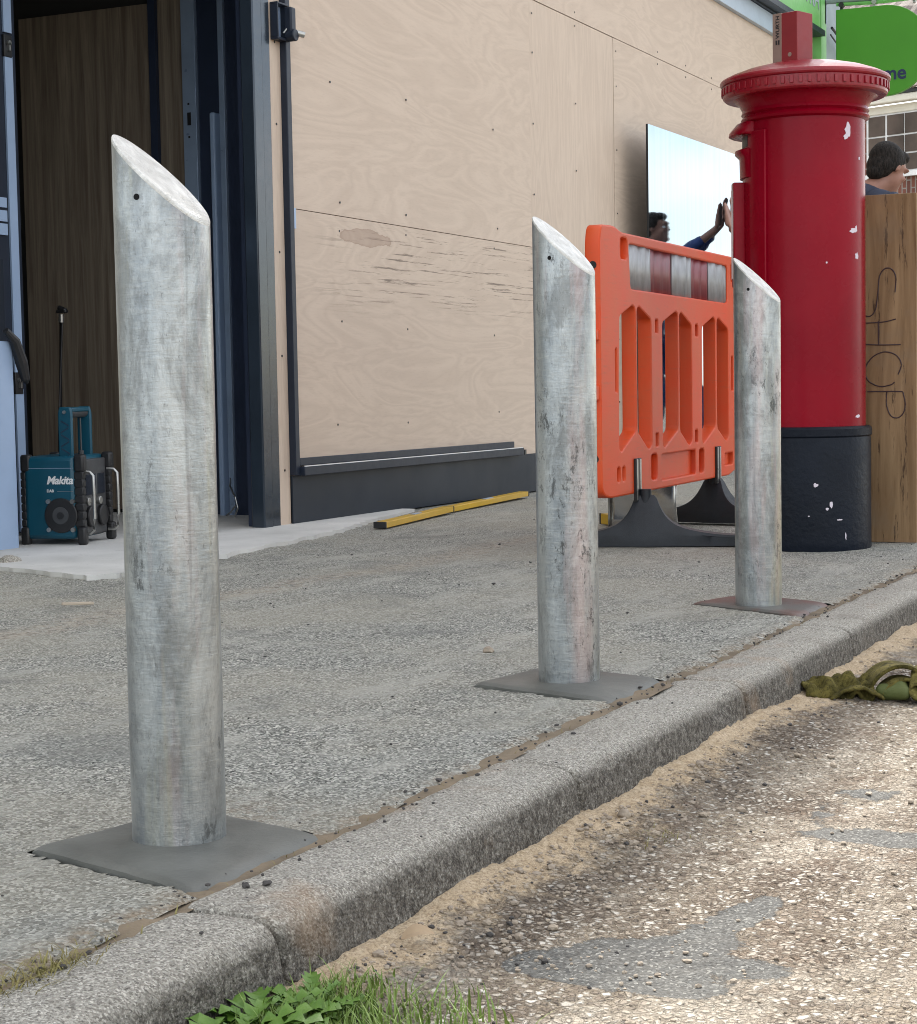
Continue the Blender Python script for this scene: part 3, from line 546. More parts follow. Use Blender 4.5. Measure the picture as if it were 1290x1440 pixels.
pn=mb.build('panel','orange',ba,smooth=True,angle=35)
mb=MB(); mb.add(*layer([hook,rounded([(1.785,.86),(1.83,.86),(1.83,1.06),(1.785,1.06)],.02,4)],.0,.05,.010)); mb.build('linking_arm','orange',ba,smooth=True,angle=35)
for q in ((-.150,.755,.795),(-.158,.545,.60)): mb=MB(); mb.box(q[0],-.112,-.020,.025,q[1],q[2]); mb.build('link_bracket','orange',ba,bevel=.006)
for z in (1.02,.34):
    mb=MB(); mb.cyl((-.112,0.0,z),(-.1222,0.0,z),.014,n=16); mb.build('pin_hole','dark',ba)
mb=MB(); x=.225; xs_=[.225,.43,.43+.0,.80]
cols=[(.212,.50,'refw'),(.50,.792,'refr'),(.792,1.055,'refw'),(1.055,1.315,'refr'),(1.315,1.604,'refw')]
for a,b,m in cols:
    mb=MB(); k=int((b-a)/.012); vv=[]
    for i in range(k+1):
        x=a+(b-a)*i/k; y=-.014+.0025*math.sin(x*57)+.003*(vn(np.array(x*30.),np.array(1.))-.5)
        vv+=[(x,float(y),.935),(x,float(y),1.118)]
    mb.add(vv,[(2*i,2*i+2,2*i+3,2*i+1) for i in range(k)]); 
    o=mb.build('reflective_strip',m,ba,smooth=True); so=o.modifiers.new('s','SOLIDIFY'); so.thickness=.004; so.offset=-1
for x in (.280,1.412):
    mb=MB(); mb.box(x-.034,x+.034,-.034,-.024,.165,.325); mb.box(x-.010,x+.010,-.037,-.033,.165,.325); mb.build('steel_socket','black',ba,bevel=.003)
    mb=MB(); mb.box(x-.026,x-.012,-.0365,-.0335,.17,.322); mb.box(x+.012,x+.026,-.0365,-.0335,.17,.322); mb.build('socket_rib','steel',ba,bevel=.001)
def foot(x,yo,rz,fl):
    e=bpy.data.objects.new('foot',None)
    def sec(u):   # u along foot -.42 .42 : height and half width of its ridge
        a=abs(u); h=.036+.150*math.exp(-(max(0,a-.024)/.036)**1.1)+.045*math.exp(-(a/.20)**2)
        h=min(h,.188); ww=.060-.022*(a/.42); wt=.010+.034*min(1,(.19-h)/.11)
        return h,ww,min(wt,ww-.004)
    us=sorted(set([round(-.36+.72*i/70,4) for i in range(71)])); rings=[]
    for u in us:
        h,ww,wt=sec(u); 
        if abs(u)>.345: h=h*.75
        rings.append([Vector((-ww,u,0)),Vector((ww,u,0)),Vector((ww,u,min(.035,h*.8))),Vector((wt+.006,u,max(h*.8,h-.012))),Vector((wt,u,h)),Vector((-wt,u,h)),Vector((-wt-.006,u,max(h*.8,h-.012))),Vector((-ww,u,min(.035,h*.8)))])
    mb=MB(); mb.ring(rings); mb.cyl((0,0,.15),(0,0,.21),.022)
    mb.v=[Matrix.Translation((x,yo,0))@Matrix.Rotation(rz,4,'Z')@Vector(p) for p in mb.v]
    bpy.data.objects.remove(e)
    return mb.build('foot','rubber',ba,smooth=True,angle=38)
foot(.292,-.055,R(15),1); foot(1.412,-.01,R(-12),1)
# ------------------------------------------------------------------ shop building
WT=4.16
bd=thing('shop_building','boarded up shop front of pinkish plywood with dark grey metal frames and an open doorway','building',(7.0,WT,G(7.0)))
def W(mb,name,m,parent=None,bevel=0,label=None):
    p=parent or bd; sh(mb)
    if parent and parent is not bd: o=mb.build(name,m,bd,bevel=bevel,world=True); o.parent=parent; 
    else: o=mb.build(name,m,bd,bevel=bevel,world=True)
    if label: o['label']=label
    return o
y0=WT
W(MB().box(7.075,9.800,y0-.002,y0+.016,.2,1.396),'plywood_sheet','plyA',label='lower plywood sheet with long dark cracks and a brown knot')
W(MB().box(7.075,9.800,y0,y0+.016,1.400,2.95),'plywood_sheet','plyB',label='upper plywood sheet with wavy pink grain')
W(MB().box(9.805,11.155,y0+.002,y0+.018,.2,2.797),'plywood_sheet','plyC',label='tall plywood sheet with upright grain')
W(MB().box(11.159,13.65,y0,y0+.016,.2,2.797),'plywood_sheet','plyD')
W(MB().box(13.654,17.05,y0+.003,y0+.018,.2,2.797),'plywood_sheet','plyE')
W(MB().box(9.805,13.0,y0-.001,y0+.016,2.801,3.41),'plywood_sheet','plyE'); W(MB().box(13.004,16.1,y0+.001,y0+.016,2.801,3.41),'plywood_sheet','plyA')
W(MB().box(6.0,9.800,y0-.001,y0+.016,2.955,3.41),'plywood_sheet','plyD')
W(MB().box(7.0,17.2,y0+.02,y0+.10,-.1,3.45),'wall','dark')
# screws
scr=[]
for x in (7.5,8.2,9.3):
    for z in (.45,.9,1.34,1.46,2.0): scr.append((x+random.uniform(-.05,.05),z+random.uniform(-.02,.02)))
for z in (.5,.9,1.3,1.7,2.1,2.5,2.72): scr+=[(9.84,z),(11.2,z)]
for x in (10.5,12.0,12.6,13.2,14.4): scr+=[(x,2.76),(x,2.84),(x,2.3),(x,1.9)]
scr=scr[:90]
ms=None
for x,z in scr:
    if ms is None:
        mb=MB(); mb.cyl((0,.001,0),(0,-.0012,0),.0055,n=8); o=mb.build('screw_head','black',bd); ms=o.data
    else: o=bpy.data.objects.new('screw_head',ms); COL.objects.link(o); o.parent=bd
    o.location=(x-7.0,y0-.0025-WT,z+SL*x-bd.location.z)
# base panel (dark metal), leaning out very slightly
mb=MB(); mb.box(7.037,17.0,y0-.012,y0-.004,.006,.222); W(mb,'plinth_panel','plinth')
W(MB().box(7.0745,9.52,y0-.055,y0-.013,.222,.262),'window_rail','frame',bevel=.003)
W(MB().box(7.0765,9.44,y0-.030,y0-.013,.266,.300),'window_rail','frame',bevel=.002)
W(MB().box(7.078,9.50,y0-.0552,y0-.050,.2625,.2665),'bright_edge','white')
W(MB().box(9.525,9.55,y0-.055,y0-.015,.224,.252),'rail_end','black')
W(MB().box(7.036,7.074,y0-.032,y0+.012,.225,3.4),'window_post','frame',bevel=.003)
W(MB().box(7.0365,7.0375,y0-.030,y0+.010,.226,3.4),'post_gasket','navy') if False else None
W(MB().box(7.100,7.125,y0-.010,y0-.003,1.31,1.40),'sticker','film')
W(MB().box(6.942,7.035,y0-.001,y0+.012,.006,3.4),'plywood_strip','plyC')
for z in (.25,.75,1.2,1.75,2.1): 
    o=bpy.data.objects.new('screw_head',ms); COL.objects.link(o); o.parent=bd; o.location=(6.99-7,y0-.0020-WT,z+SL*7-bd.location.z)
# jamb: two glossy profiles, set outwards
W(MB().box(6.868,6.940,y0-.008,y0+.05,.006,3.4),'door_jamb','frameglo',bevel=.006)
W(MB().box(6.790,6.864,y0-.016,y0+.05,.006,3.4),'door_jamb','frameglo',bevel=.006)
W(MB().box(6.845,7.55,y0+.052,y0+.10,.0,3.4),'jamb_lining','navy')
W(MB().box(7.47,7.52,y0+.102,y0+.45,.0,3.4),'jamb_lining','navy')
# recess side wall at s=7.51
X=7.512
W(MB().box(X+.02,X+.12,4.25,8.2,0,3.2),'side_wall','dark')
W(MB().box(X-.012,X+.018,5.155,5.93,.03,2.455),'timber_panel','oak',label='wide dark oak panel in the doorway')
W(MB().box(X-.010,X+.018,4.965,5.108,.03,3.1),'timber_panel','oak',label='narrow dark oak panel beside the lock strip')
W(MB().box(X-.030,X+.018,5.110,5.150,.02,3.1),'dark_post','navy')
ls=W(MB().box(X-.036,X+.018,4.885,4.960,.0,3.1),'lock_strip','filmdk',bevel=.002)
W(MB().box(X-.0375,X-.030,4.915,4.935,1.86,1.92),'strike_plate','black',ls)
W(MB().box(X-.0375,X-.030,4.922,4.932,1.80,1.81),'strike_plate','black',ls); W(MB().box(X-.0375,X-.030,4.922,4.932,1.955,1.965),'strike_plate','black',ls)
W(MB().box(X-.020,X+.018,4.755,4.880,.0,3.1),'navy_panel','navy')
W(MB().box(X-.045,X+.018,4.722,4.752,.0,3.1),'upright_strip','filmdk',bevel=.002)
W(MB().box(X-.075,X-.012,4.762,4.790,.0,1.905),'upright_strip','film',bevel=.008,label='short pale blue upright strip')
W(MB().box(X-.03,X+.018,4.62,4.720,.0,3.1),'navy_panel','navy')
mb=MB(); mb.tube([(7.40,4.70,.19),(7.33,4.66,.16),(7.28,4.60,.11),(7.27,4.58,.06),(7.27,4.60,.02)],.004); mb.tube([(7.28,4.60,.07),(7.33,4.66,.035),(7.42,4.74,.015)],.004); W(mb,'loose_wire','steel')
# room beyond
W(MB().box(2.0,X+.1,8.1,8.2,0,3.3),'back_wall','dark'); W(MB().box(1.9,2.0,4.2,8.2,0,3.3),'side_wall','dark'); W(MB().box(1.9,X+.1,4.22,8.2,3.15,3.3),'ceiling','dark')
W(MB().box(1.9,4.95,4.20,4.30,0,3.3),'wall','render')
W(MB().box(1.9,6.98,4.17,4.24,2.75,3.45),'lintel','frame')
W(MB().box(6.62,6.80,6.4,6.45,1.98,2.09),'wall_lamp','lit')
W(MB().box(6.5,7.4,6.6,6.7,0,1.5),'room_cupboard','oak')
# open door leaf on the left
lf=W(MB().box(5.30,6.215,4.935,4.975,.02,2.35),'door','frame',bevel=.003,label='dark framed glass door with pale blue protective film')
W(MB().box(5.35,6.085,4.930,4.934,1.46,2.27),'glass_pane','glass',lf); W(MB().box(5.35,6.085,4.930,4.934,.16,1.15),'glass_pane','glass',lf)
for z0,z1 in ((.665,1.98),(2.075,2.32),(.03,.52+.1)): W(MB().box(6.135,6.185,4.926,4.9345,z0 if z0>.1 else .03,z1),'protective_film','film',lf)
for z0,z1 in ((1.362,1.402),(1.305,1.350),(1.25,1.296),(.085,.13),(.035,.075)): W(MB().box(5.35,6.118,4.926,4.9345,z0,z1),'protective_film','film',lf)
for z in (2.02,.645):
    e=W(MB().box(6.130,6.180,4.922,4.9345,z-.045,z+.045),'lock_plate','black',lf,bevel=.003)
    m2=MB(); m2.cyl((6.155,4.9225,z+.012),(6.155,4.912,z+.012),.010); m2.box(6.150,6.160,4.912,4.9225,z-.020,z+.012); W(m2,'lock_cylinder','steel',lf)
W(MB().box(6.155,6.178,4.60,4.62,0,.0),'x','steel') if False else None
W(MB().box(5.40,5.655,4.55,4.60,.0,.80),'post_cover','film',bevel=.004,label='pale blue film covered post at the left')
W(MB().box(5.40,5.63,4.56,4.60,.805,3.15),'door_post','frame',bevel=.004) if False else None
mb=MB(); mb.tube([(5.60,4.535,.84),(5.645,4.53,.80),(5.68,4.53,.72),(5.70,4.53,.655),(5.71,4.53,.64)],[.012,.02,.024,.018,.006],n=10); W(mb,'tape_wrap','black')
# hasp with padlock on the window post
hp_=thing('padlock_hasp','black hasp with a round steel barrel lock fixed high on the dark window post','lock',(7.0,WT-.001,G(7.03)))
mb=MB()
for b in ((-.045,.055,2.105,2.116),(-.045,.055,2.255,2.264),(-.045,-.037,2.116,2.255)): mb.box(b[0],b[1],-.040,-.002,b[2],b[3])
mb.build('hasp_frame','frame',hp_,bevel=.002)
MB().box(-.036,.040,-.006,-.0015,2.117,2.254).build('back_plate','film',hp_)
mb=MB(); mb.box(.018,.062,-.070,-.036,2.13,2.25); mb.build('lock_body','frame',hp_,bevel=.008)
mb=MB(); mb.cyl((.04,-.080,2.13),(.04,-.038,2.13),.026); mb.build('lock_boss','frame',hp_,bevel=.004)
mb=MB(); mb.cyl((.055,-.055,2.148),(.088,-.095,2.135),.013,.014); mb.build('lock_barrel','steel',hp_,bevel=.002)
mb=MB(); mb.cyl((.0,-.04,2.135),(.02,-.045,2.155),.004); mb.build('lock_lever','steel',hp_)
# flashing and unseen upper storey, its height set to throw the shade over the footway
W(MB().box(2,15.85,y0-.035,y0+.02,3.412,3.56),'flashing','sills',bevel=.003)
W(MB().box(2,15.85,y0-.06,y0+.02,3.563,3.62),'gutter_shadow_trim','frame')
W(MB().box(16.20,17.02,y0-.03,y0+.02,0,6.2),'column','column')
W(MB().box(16.02,16.198,y0-.10,y0+.02,3.2,6.2),'green_trim','palegreen')
W(MB().box(1.5,17.0,y0+.03,y0+.3,3.62,6.72),'upper_wall','brick')
for x in (3.5,6.8,10.1,13.4):
    wf=W(MB().box(x-.65,x+.65,y0+.0,y0+.028,4.5,5.7),'window','white'); 
    W(MB().box(x-.58,x-.03,y0-.004,y0-.001,4.57,5.63),'pane','glass',wf); W(MB().box(x+.03,x+.58,y0-.004,y0-.001,4.57,5.63),'pane','glass',wf); W(MB().box(x-.7,x+.7,y0-.06,y0-.0045,4.42,4.497),'sill','white',wf)
W(MB().box(1.4,17.1,y0-.12,y0+.4,6.722,6.80),'parapet_coping','column')
W(MB().box(1.5,1.9,y0+.3,8.2,3.3,6.7),'end_wall','brick'); 
W(MB().box(1.9,17.0,y0+.302,10.5,6.60,6.70),'roof','column')
# downcast cable by the column
mb=MB(); mb.tube([(16.35,4.05,3.72),(16.6,4.04,3.67),(17.0,4.03,3.60),(17.3,4.0,3.55)],.012); mb.tube([(16.35,4.06,3.66),(16.7,4.05,3.58),(17.0,4.04,3.50)],.007); W(mb,'cable','black')
# fascia sign
fs=thing('fascia_sign','pale green shop fascia sign with dark handwriting above the plywood','sign',(15,WT,G(15)+3.63))
mb=MB(); mb.box(-3.2,1.0,-.10,.0,.0,.70); mb.build('sign_board','palegreen',fs,bevel=.01)
Mx=Matrix.Translation((-.55,-.102,.17))@Matrix.Rotation(PI/2,4,'X')
text('THE WISTRA',.26,.002,'lettering','column',fs,Mx,shear=.2)
mb=MB(); mb.box(-3.2,1.0,-.14,-.0,-.05,-.003); mb.build('sign_trim','frame',fs)
# projecting sign
SX=16.2
ps=thing('projecting_sign','bright green rounded hanging sign on a grey bracket with dark blue lettering','sign',(SX,WT,G(SX)))
poly=[(3.97,3.835),(3.97,3.07)]+[]
cy_,cz_,rr_=3.545,3.45,.385
poly=[(3.97,3.835),(cy_,3.835)]+[(cy_-rr_*math.sin(R(a)),cz_+rr_*math.cos(R(a))) for a in range(10,181,10)]+[(3.80,3.10),(3.92,3.18),(3.97,3.30)]
poly=[(a-WT,b) for a,b in poly]
nP=len(poly); mb=MB(); mb.add([(-.03,a,b) for a,b in poly]+[(.03,a,b) for a,b in poly],[tuple(range(nP)),tuple(range(nP,2*nP))[::-1]]+[(i,i+nP,(i+1)%nP+nP,(i+1)%nP) for i in range(nP)])
mb.build('sign_board','green',ps,bevel=.006)
Mx=Matrix.Translation((-.032,3.362-WT,3.20))@Matrix.Rotation(-PI/2,4,'Z')@Matrix.Rotation(PI/2,4,'X')
text('welcome',.165,.001,'lettering','ink',ps,Mx,bold=.004,align='RIGHT')
mb=MB(); mb.tube([(0,-.02,3.925),(0,-.5,3.915),(0,-.98,3.91)],.028); mb.build('bracket_arm','column',ps)
mb=MB(); mb.tube([(0,-.19,3.885),(0,-.5,3.872),(0,-.98,3.875)],.016); mb.build('hanging_rail','palegreen',ps)
mb=MB(); mb.box(-.05,.02,-.10,-.045,3.72,3.99); mb.build('wall_plate','film',ps,bevel=.005)
for y in (-.235,-.52,-.86):
    mb=MB(); mb.cyl((-.03,y,3.875),(.03,y,3.875),.022); mb.box(-.012,.012,y-.012,y+.012,3.835,3.9); mb.build('hanging_clip','steel' if y<-.3 else 'black',ps)
# ------------------------------------------------------------------ mirror panel, held against the boarding
mp_=MB(); mp_.box(0,2.3,-.006,.006,0,1.98); 
mo=thing('polished_panel','large polished panel reflecting clouds, being pressed to the plywood','metal panel',(11.30,3.99,G(11.3)+.285))
mp_.build('panel_sheet','mirror',mo); MB().box(-.003,.0005,-.0065,.0065,0,1.98).build('panel_edge','dark',mo)
# ------------------------------------------------------------------ people
def blob(chains,balls,vox,name,m,parent,smooth_it=4,disp=0):
    bm=bmesh.new()
    def addm(v,f):
        vs=[bm.verts.new(p) for p in v]
        for q in f:
            try: bm.faces.new([vs[i] for i in q])
            except ValueError: pass
    for p0,r0,p1,r1 in chains:
        p0=Vector(p0);p1=Vector(p1); q=(p1-p0).to_track_quat('Z','Y'); Ln=(p1-p0).length; rings=[]; n_=14
        for k in range(1,6): a=-PI/2+PI/2*k/5; rings.append((r0*math.cos(a),r0*math.sin(a)))
        for k in range(0,5): a=PI/2*k/5; rings.append((r1*math.cos(a),Ln+r1*math.sin(a)))
        mb=MB(); mb.ring([[p0+q@Vector((r*math.cos(2*PI*i/n_),r*math.sin(2*PI*i/n_),z)) for i in range(n_)] for r,z in rings]); addm(mb.v,mb.f)
    for c,rad,rot in balls:
        b2=bmesh.new(); bmesh.ops.create_uvsphere(b2,u_segments=20,v_segments=14,radius=1); Mx=Matrix.Translation(c)@Euler(rot).to_matrix().to_4x4()@Matrix.Diagonal((*rad,1))
        b2.verts.index_update(); addm([Mx@q.co for q in b2.verts],[tuple(q.index for q in fa.verts) for fa in b2.faces]); b2.free()
    bmesh.ops.recalc_face_normals(bm,faces=bm.faces)
    me=bpy.data.meshes.new(name); bm.to_mesh(me); bm.free(); t=bpy.data.objects.new('t',me); COL.objects.link(t)
    r_=t.modifiers.new('r','REMESH'); r_.mode='VOXEL'; r_.voxel_size=vox; s_=t.modifiers.new('s','SMOOTH'); s_.iterations=smooth_it; s_.factor=.5
    bpy.context.view_layer.update(); m2=bpy.data.meshes.new_from_object(t.evaluated_get(bpy.context.evaluated_depsgraph_get())); bpy.data.objects.remove(t)
    if disp:
        for q in m2.vertices: q.co+=q.normal*disp*mnoise.noise(Vector((q.co.x*11,q.co.y*11,q.co.z*17)))
    m2.materials.clear(); m2.materials.append(MAT[m]); m2.name=name
    for p in m2.polygons: p.use_smooth=True
    ob=bpy.data.objects.new(name,m2); COL.objects.link(ob); 
    if parent: ob.parent=parent
    return ob
def head_parts(c,yawd,pitchd):
    # c centre of head, faces +Y before rotation
    H=Matrix.Translation(c)@Matrix.Rotation(yawd,4,'Z')@Matrix.Rotation(pitchd,4,'X')
    e=H.to_euler(); B=lambda p,r: (H@Vector(p),r,e)
    skin=[B((0,-.010,.03),(.076,.095,.085)),B((0,.028,-.03),(.060,.070,.075)),B((0,.045,-.078),(.036,.040,.034)),B((0,.088,.035),(.058,.018,.014)),
      B((0,.098,-.003),(.010,.016,.024)),B((0,.106,-.016),(.014,.012,.010)),B((0,.092,-.047),(.024,.012,.009)),B((0,.085,-.082),(.024,.020,.018)),
      B((.040,.074,-.018),(.022,.018,.016)),B((-.040,.074,-.018),(.022,.018,.016)),B((.078,-.002,.0),(.008,.015,.028)),B((-.078,-.002,.0),(.008,.015,.028))]
    hair=[B((0,-.020,.045),(.082,.096,.082)),B((0,-.045,.0),(.078,.062,.070)),B((0,.040,.085),(.060,.052,.034)),B((.068,-.012,.02),(.016,.032,.045)),B((-.068,-.012,.02),(.016,.032,.045)),B((0,-.06,-.045),(.052,.04,.04))]
    return skin,hair,H
def hand(wr,dirv,palm_n,curl=.15,side=1,L=1.0):
    d=Vector(dirv).normalized(); n_=Vector(palm_n).normalized(); s_=d.cross(n_).normalized()*side; wr=Vector(wr); ch=[]
    for k,(off,ln) in enumerate(((-.030,.066),(-.010,.080),(.010,.084),(.030,.074))):
        b=wr+d*.085*L+s_*off; ch.append((wr+d*.02+s_*off*.6,.020,b,.015)); p=b; a=0
        for j,f in enumerate((.45,.32,.23)):
            a+=curl*(.5+j*.5); q=p+(d*math.cos(a)+n_*math.sin(a)).normalized()*ln*f+s_*off*.06; ch.append((p,.0112-.0008*j,q,.0106-.0008*j)); p=q
    t0=wr+d*.025-s_*.03; t1=t0+(d*.7-s_*.8+n_*.2).normalized()*.045; t2=t1+(d*.95-s_*.35+n_*.15).normalized()*.032; ch+= [(t0,.014,t1,.0115),(t1,.011,t2,.009)]
    return ch
def person(root,label,P,headyaw,headpitch,top,bottom,hands,sleeve,vox=.009):
    t=thing('person',label,'person',root)
    V_=lambda k:Vector(P[k])
    sk,hr,H=head_parts(V_('head'),headyaw,headpitch)
    ch=[(V_('neck'),.058,V_('head')+Vector((0,0,-.05)),.052),(V_('chest'),.125,V_('neck')+Vector((0,0,-.05)),.085),(V_('pelvis'),.13,V_('chest'),.125)]
    for s in 'LR':
        ch+=[(V_('neck')+Vector((0,0,-.06)),.065,V_('sh'+s),.056),(V_('sh'+s),.052,V_('el'+s),.040),(V_('el'+s),.040,V_('wr'+s),.027),(V_('pelvis'),.10,V_('hip'+s),.09),(V_('hip'+s),.085,V_('kn'+s),.058),(V_('kn'+s),.056,V_('an'+s),.038),(V_('an'+s),.04,V_('to'+s),.032)]
        ch+=[(V_('chest')+Vector((0,0,.02)),.11,V_('sh'+s).lerp(V_('chest'),.4),.09)]
        ch+=hands[s]
    body=blob(ch,sk,vox,'body','skin',t,3)
    blob([],hr,.006,'hair','hair',t,3,disp=.006)
    g=.014
    tc_=[(V_('chest'),.130+g,V_('neck')+Vector((0,0,-.030)),.066+g),(V_('pelvis'),.135+g,V_('chest'),.132+g)]
    for s in 'LR':
        e=V_('sh'+s).lerp(V_('el'+s),min(1,sleeve)); tc_+=[(V_('neck')+Vector((0,0,-.06)),.066+g,V_('sh'+s),.058+g),(V_('sh'+s),.056+g,e,.046+g),(V_('chest')+Vector((0,0,.02)),.115+g,V_('sh'+s).lerp(V_('chest'),.4),.092+g)]
        if sleeve>1: tc_+=[(e,.044+g,V_('el'+s).lerp(V_('wr'+s),sleeve-1),.032+g)]
    blob(tc_,[],vox,'shirt',top,t,3,disp=.012)
    bc=[]
    for s in 'LR': bc+=[(V_('pelvis'),.118+g,V_('hip'+s),.098+g),(V_('hip'+s),.092+g,V_('kn'+s),.068+g),(V_('kn'+s),.068+g,V_('an'+s)+Vector((0,0,.02)),.055+g)]
    blob(bc,[],vox,'trousers',bottom,t,3,disp=.012)
    for s in 'LR': blob([(V_('an'+s),.052,V_('an'+s)+Vector((0,0,-.04)),.05),(V_('an'+s)+Vector((0,0,-.04)),.048,V_('to'+s),.044)],[],.008,'boot','boot',t,2)
    for sx in (-.030,.030):
        mb=MB(); mb.ring([[H@Vector((sx+.012*math.sin(a)*math.cos(b),  .0765+.012*math.cos(a),.006+.012*math.sin(a)*math.sin(b))) for b in [2*PI*i/10 for i in range(10)]] for a in [PI*k/8 for k in range(1,8)]]); o=mb.build('eye','white',t,smooth=True)
    return t
# worker hidden behind the pillar box, pressing the panel to the wall
r0=Vector((13.06,3.40,G(12.96)+.05))
hz=1.70
P=dict(head=(-.02,.02,1.70),neck=(0,-.02,1.55),chest=(0,-.05,1.33),pelvis=(.03,-.08,.98),shL=(-.19,-.02,1.49),shR=(.19,-.02,1.49),elL=(-.10,.22,1.47),elR=(.17,.22,1.50),wrL=(-.16,.52,1.66),wrR=(-.02,.52,1.71),
  hipL=(-.08,-.08,.92),hipR=(.12,-.08,.92),knL=(-.10,.06,.50),knR=(.27,.22,.50),anL=(-.12,-.03,.09),anR=(.34,.36,.09),toL=(-.14,.13,.04),toR=(.33,.50,.04))
hd={'L':hand((-.165,.545,1.68),(0.02,.10,1),(0,1,0),.05,1),'R':hand((-.02,.545,1.73),(-.05,.08,1),(0,1,0),.05,-1)}
person(r0,'person in blue shirt and jeans pressing the polished panel, mostly hidden by the pillar box',P,R(0),R(4),'shirt','jeans',hd,1.6)
# man behind the board
r1=Vector((9.03,1.985,G(9.03)))
hy=R(-48)
f_=Vector((math.cos(hy+PI/2+0),math.sin(hy+PI/2),0))
P=dict(head=(.045,-.005,1.625),neck=(-.015,.075,1.515),chest=(-.05,.09,1.26),pelvis=(-.04,.10,.93),shL=(.06,.24,1.455),shR=(-.15,-.07,1.43),elL=(.22,.22,1.13),elR=(-.02,-.20,1.13),wrL=(.30,.02,1.03),wrR=(.20,-.20,1.03),
  hipL=(0,.17,.88),hipR=(-.10,.03,.88),knL=(.04,.18,.48),knR=(-.06,.0,.48),anL=(-.02,.20,.09),anR=(-.12,.02,.09),toL=(.10,.12,.04),toR=(.0,-.06,.04))
hd={'L':hand((.31,.0,1.02),(.3,-.9,-.2),(0,0,-1),.4,1),'R':hand((.21,-.20,1.02),(.8,-.3,-.2),(0,0,-1),.4,-1)}
person(r1,'dark haired person in navy top looking down behind the upright SHOP board',P,R(-124),R(-26),'navycloth','jeans',hd,1.7)
# ------------------------------------------------------------------ SHOP board
sb=thing('timber_board','tall rough brown board with SHOP handwritten sideways, standing beside the pillar box','board',(6.885,1.395,G(6.88)),R(0))
mb=MB(); mb.box(0,.028,0,.42,0,1.285); b_=mb.build('board','board',sb,bevel=.002)
MB().box(.0285,.034,.0,.42,0,1.285).build('rear_ply','kraft',sb)
def stroke(pts):
    mb=MB(); q=[Vector((-.0006,t-1.395,z-.005)) for t,z in pts]; 
    # smooth the stroke
    out=[]
    for i in range(len(q)-1):
        a=q[max(i-1,0)];b=q[i];c=q[i+1];d=q[min(i+2,len(q)-1)]
        for k in range(6):
            t=k/6; out.append(.5*((2*b)+(c-a)*t+(2*a-5*b+4*c-d)*t*t+(3*b-a-3*c+d)*t**3))
    out.append(q[-1]); mb.tube(out,.0023,6); return mb
hs=[[(1.473,.93),(1.470,.985),(1.485,1.015),(1.510,1.018),(1.530,.99),(1.536,.93),(1.545,.87),(1.565,.845),(1.590,.850)],
 [(1.470,.832),(1.520,.822),(1.60,.820)],[(1.452,.738),(1.52,.738),(1.60,.742)],[(1.535,.826),(1.533,.738)],
 [(1.462,.628),(1.450,.665),(1.470,.70),(1.515,.712),(1.560,.690),(1.585,.645),(1.570,.605),(1.53,.585),(1.49,.590),(1.475,.60)],
 [(1.445,.565),(1.50,.566),(1.575,.566)],[(1.503,.566),(1.505,.52),(1.490,.478),(1.465,.468),(1.443,.485),(1.436,.52),(1.444,.563)]]
for h in hs: stroke(h).build('pen_stroke','pen',sb,smooth=True)
# ------------------------------------------------------------------ jobsite radio
rd=thing('jobsite_radio','teal and black jobsite radio with raised carry handle in the doorway','radio',(5.946,4.533,G(5.95)+.012),R(-77))
mb=MB(); mb.box(-.118,.095,-.150,.150,.022,.345); mb.build('teal_body','teal',rd,bevel=.018,seg=3)
for sx in (-1,1):
    for sy in (-1,1):
        MB().box(sx*.118-.018,sx*.118+.018,sy*.138-.018,sy*.138+.018,.0,.07).build('corner_bumper','black',rd,bevel=.010,seg=3); MB().box(sx*.112-.02,sx*.112+.022,sy*.132-.02,sy*.132+.02,.285,.352).build('corner_bumper','black',rd,bevel=.010,seg=3)
for xa,xb,ya,yb in ((.090,.128,-.146,-.116),(.090,.128,.114,.144),(-.134,-.112,-.146,-.115)):
    mb=MB(); mb.box(xa+.003,xb-.003,ya+.003,yb-.003,.06,.295)
    for k in range(7): mb.box(xa,xb,ya,yb,.07+k*.031,.098+k*.031)
    mb.build('ribbed_edge','black',rd,bevel=.004)
mb=MB(); mb.box(.096,.112,-.115,.115,.03,.330); mb.build('control_face','dkgrey',rd,bevel=.006)
MB().box(.1125,.116,-.09,.09,.19,.27).build('display','glass',rd)
for y in (-.055,.055):
    mb=MB(); mb.cyl((.110,y,.105),(.128,y,.105),.042,n=28); mb.build('speaker','black',rd,bevel=.004)
for y in (-.09,0.02): 
    mb=MB(); mb.cyl((.11,y,.165),(.13,y,.165),.016); mb.build('knob','steel',rd,bevel=.002)
for y in (-.118,.118):
    mb=MB(); mb.tube([(.115,y,.285),(.145,y,.282),(.158,y,.268),(.160,y,.20),(.160,y,.10),(.156,y,.055),(.140,y,.042),(.115,y,.042)],.0065,10); mb.build('roll_bar','steel',rd,smooth=True)
sp_=MB(); sp_.cyl((.035,-.148,.115),(.035,-.156,.115),.068,n=40); s1=sp_.build('side_speaker','black',rd,bevel=.003)
mb=MB(); mb.cyl((.035,-.1562,.115),(.035,-.159,.115),.034,n=32); mb.build('speaker_cone','dkgrey',rd,bevel=.001)
mb=MB(); mb.cyl((.035,-.1592,.115),(.035,-.162,.115),.014,n=24); mb.build('speaker_dome','black',rd)
for dx_,dz_ in ((-.05,.055),(.05,.055),(-.05,-.055),(.05,-.055)):
    mb=MB(); mb.cyl((.035+dx_,-.148,.115+dz_),(.035+dx_,-.160,.115+dz_),.009,n=14); mb.build('screw','steel',rd)
Mx=Matrix.Translation((-.022,-.1505,.238))@Matrix.Rotation(PI/2,4,'X')
text('Makita',.043,.0006,'lettering','white',rd,Mx,shear=.25,bold=.0012,spacing=.95)
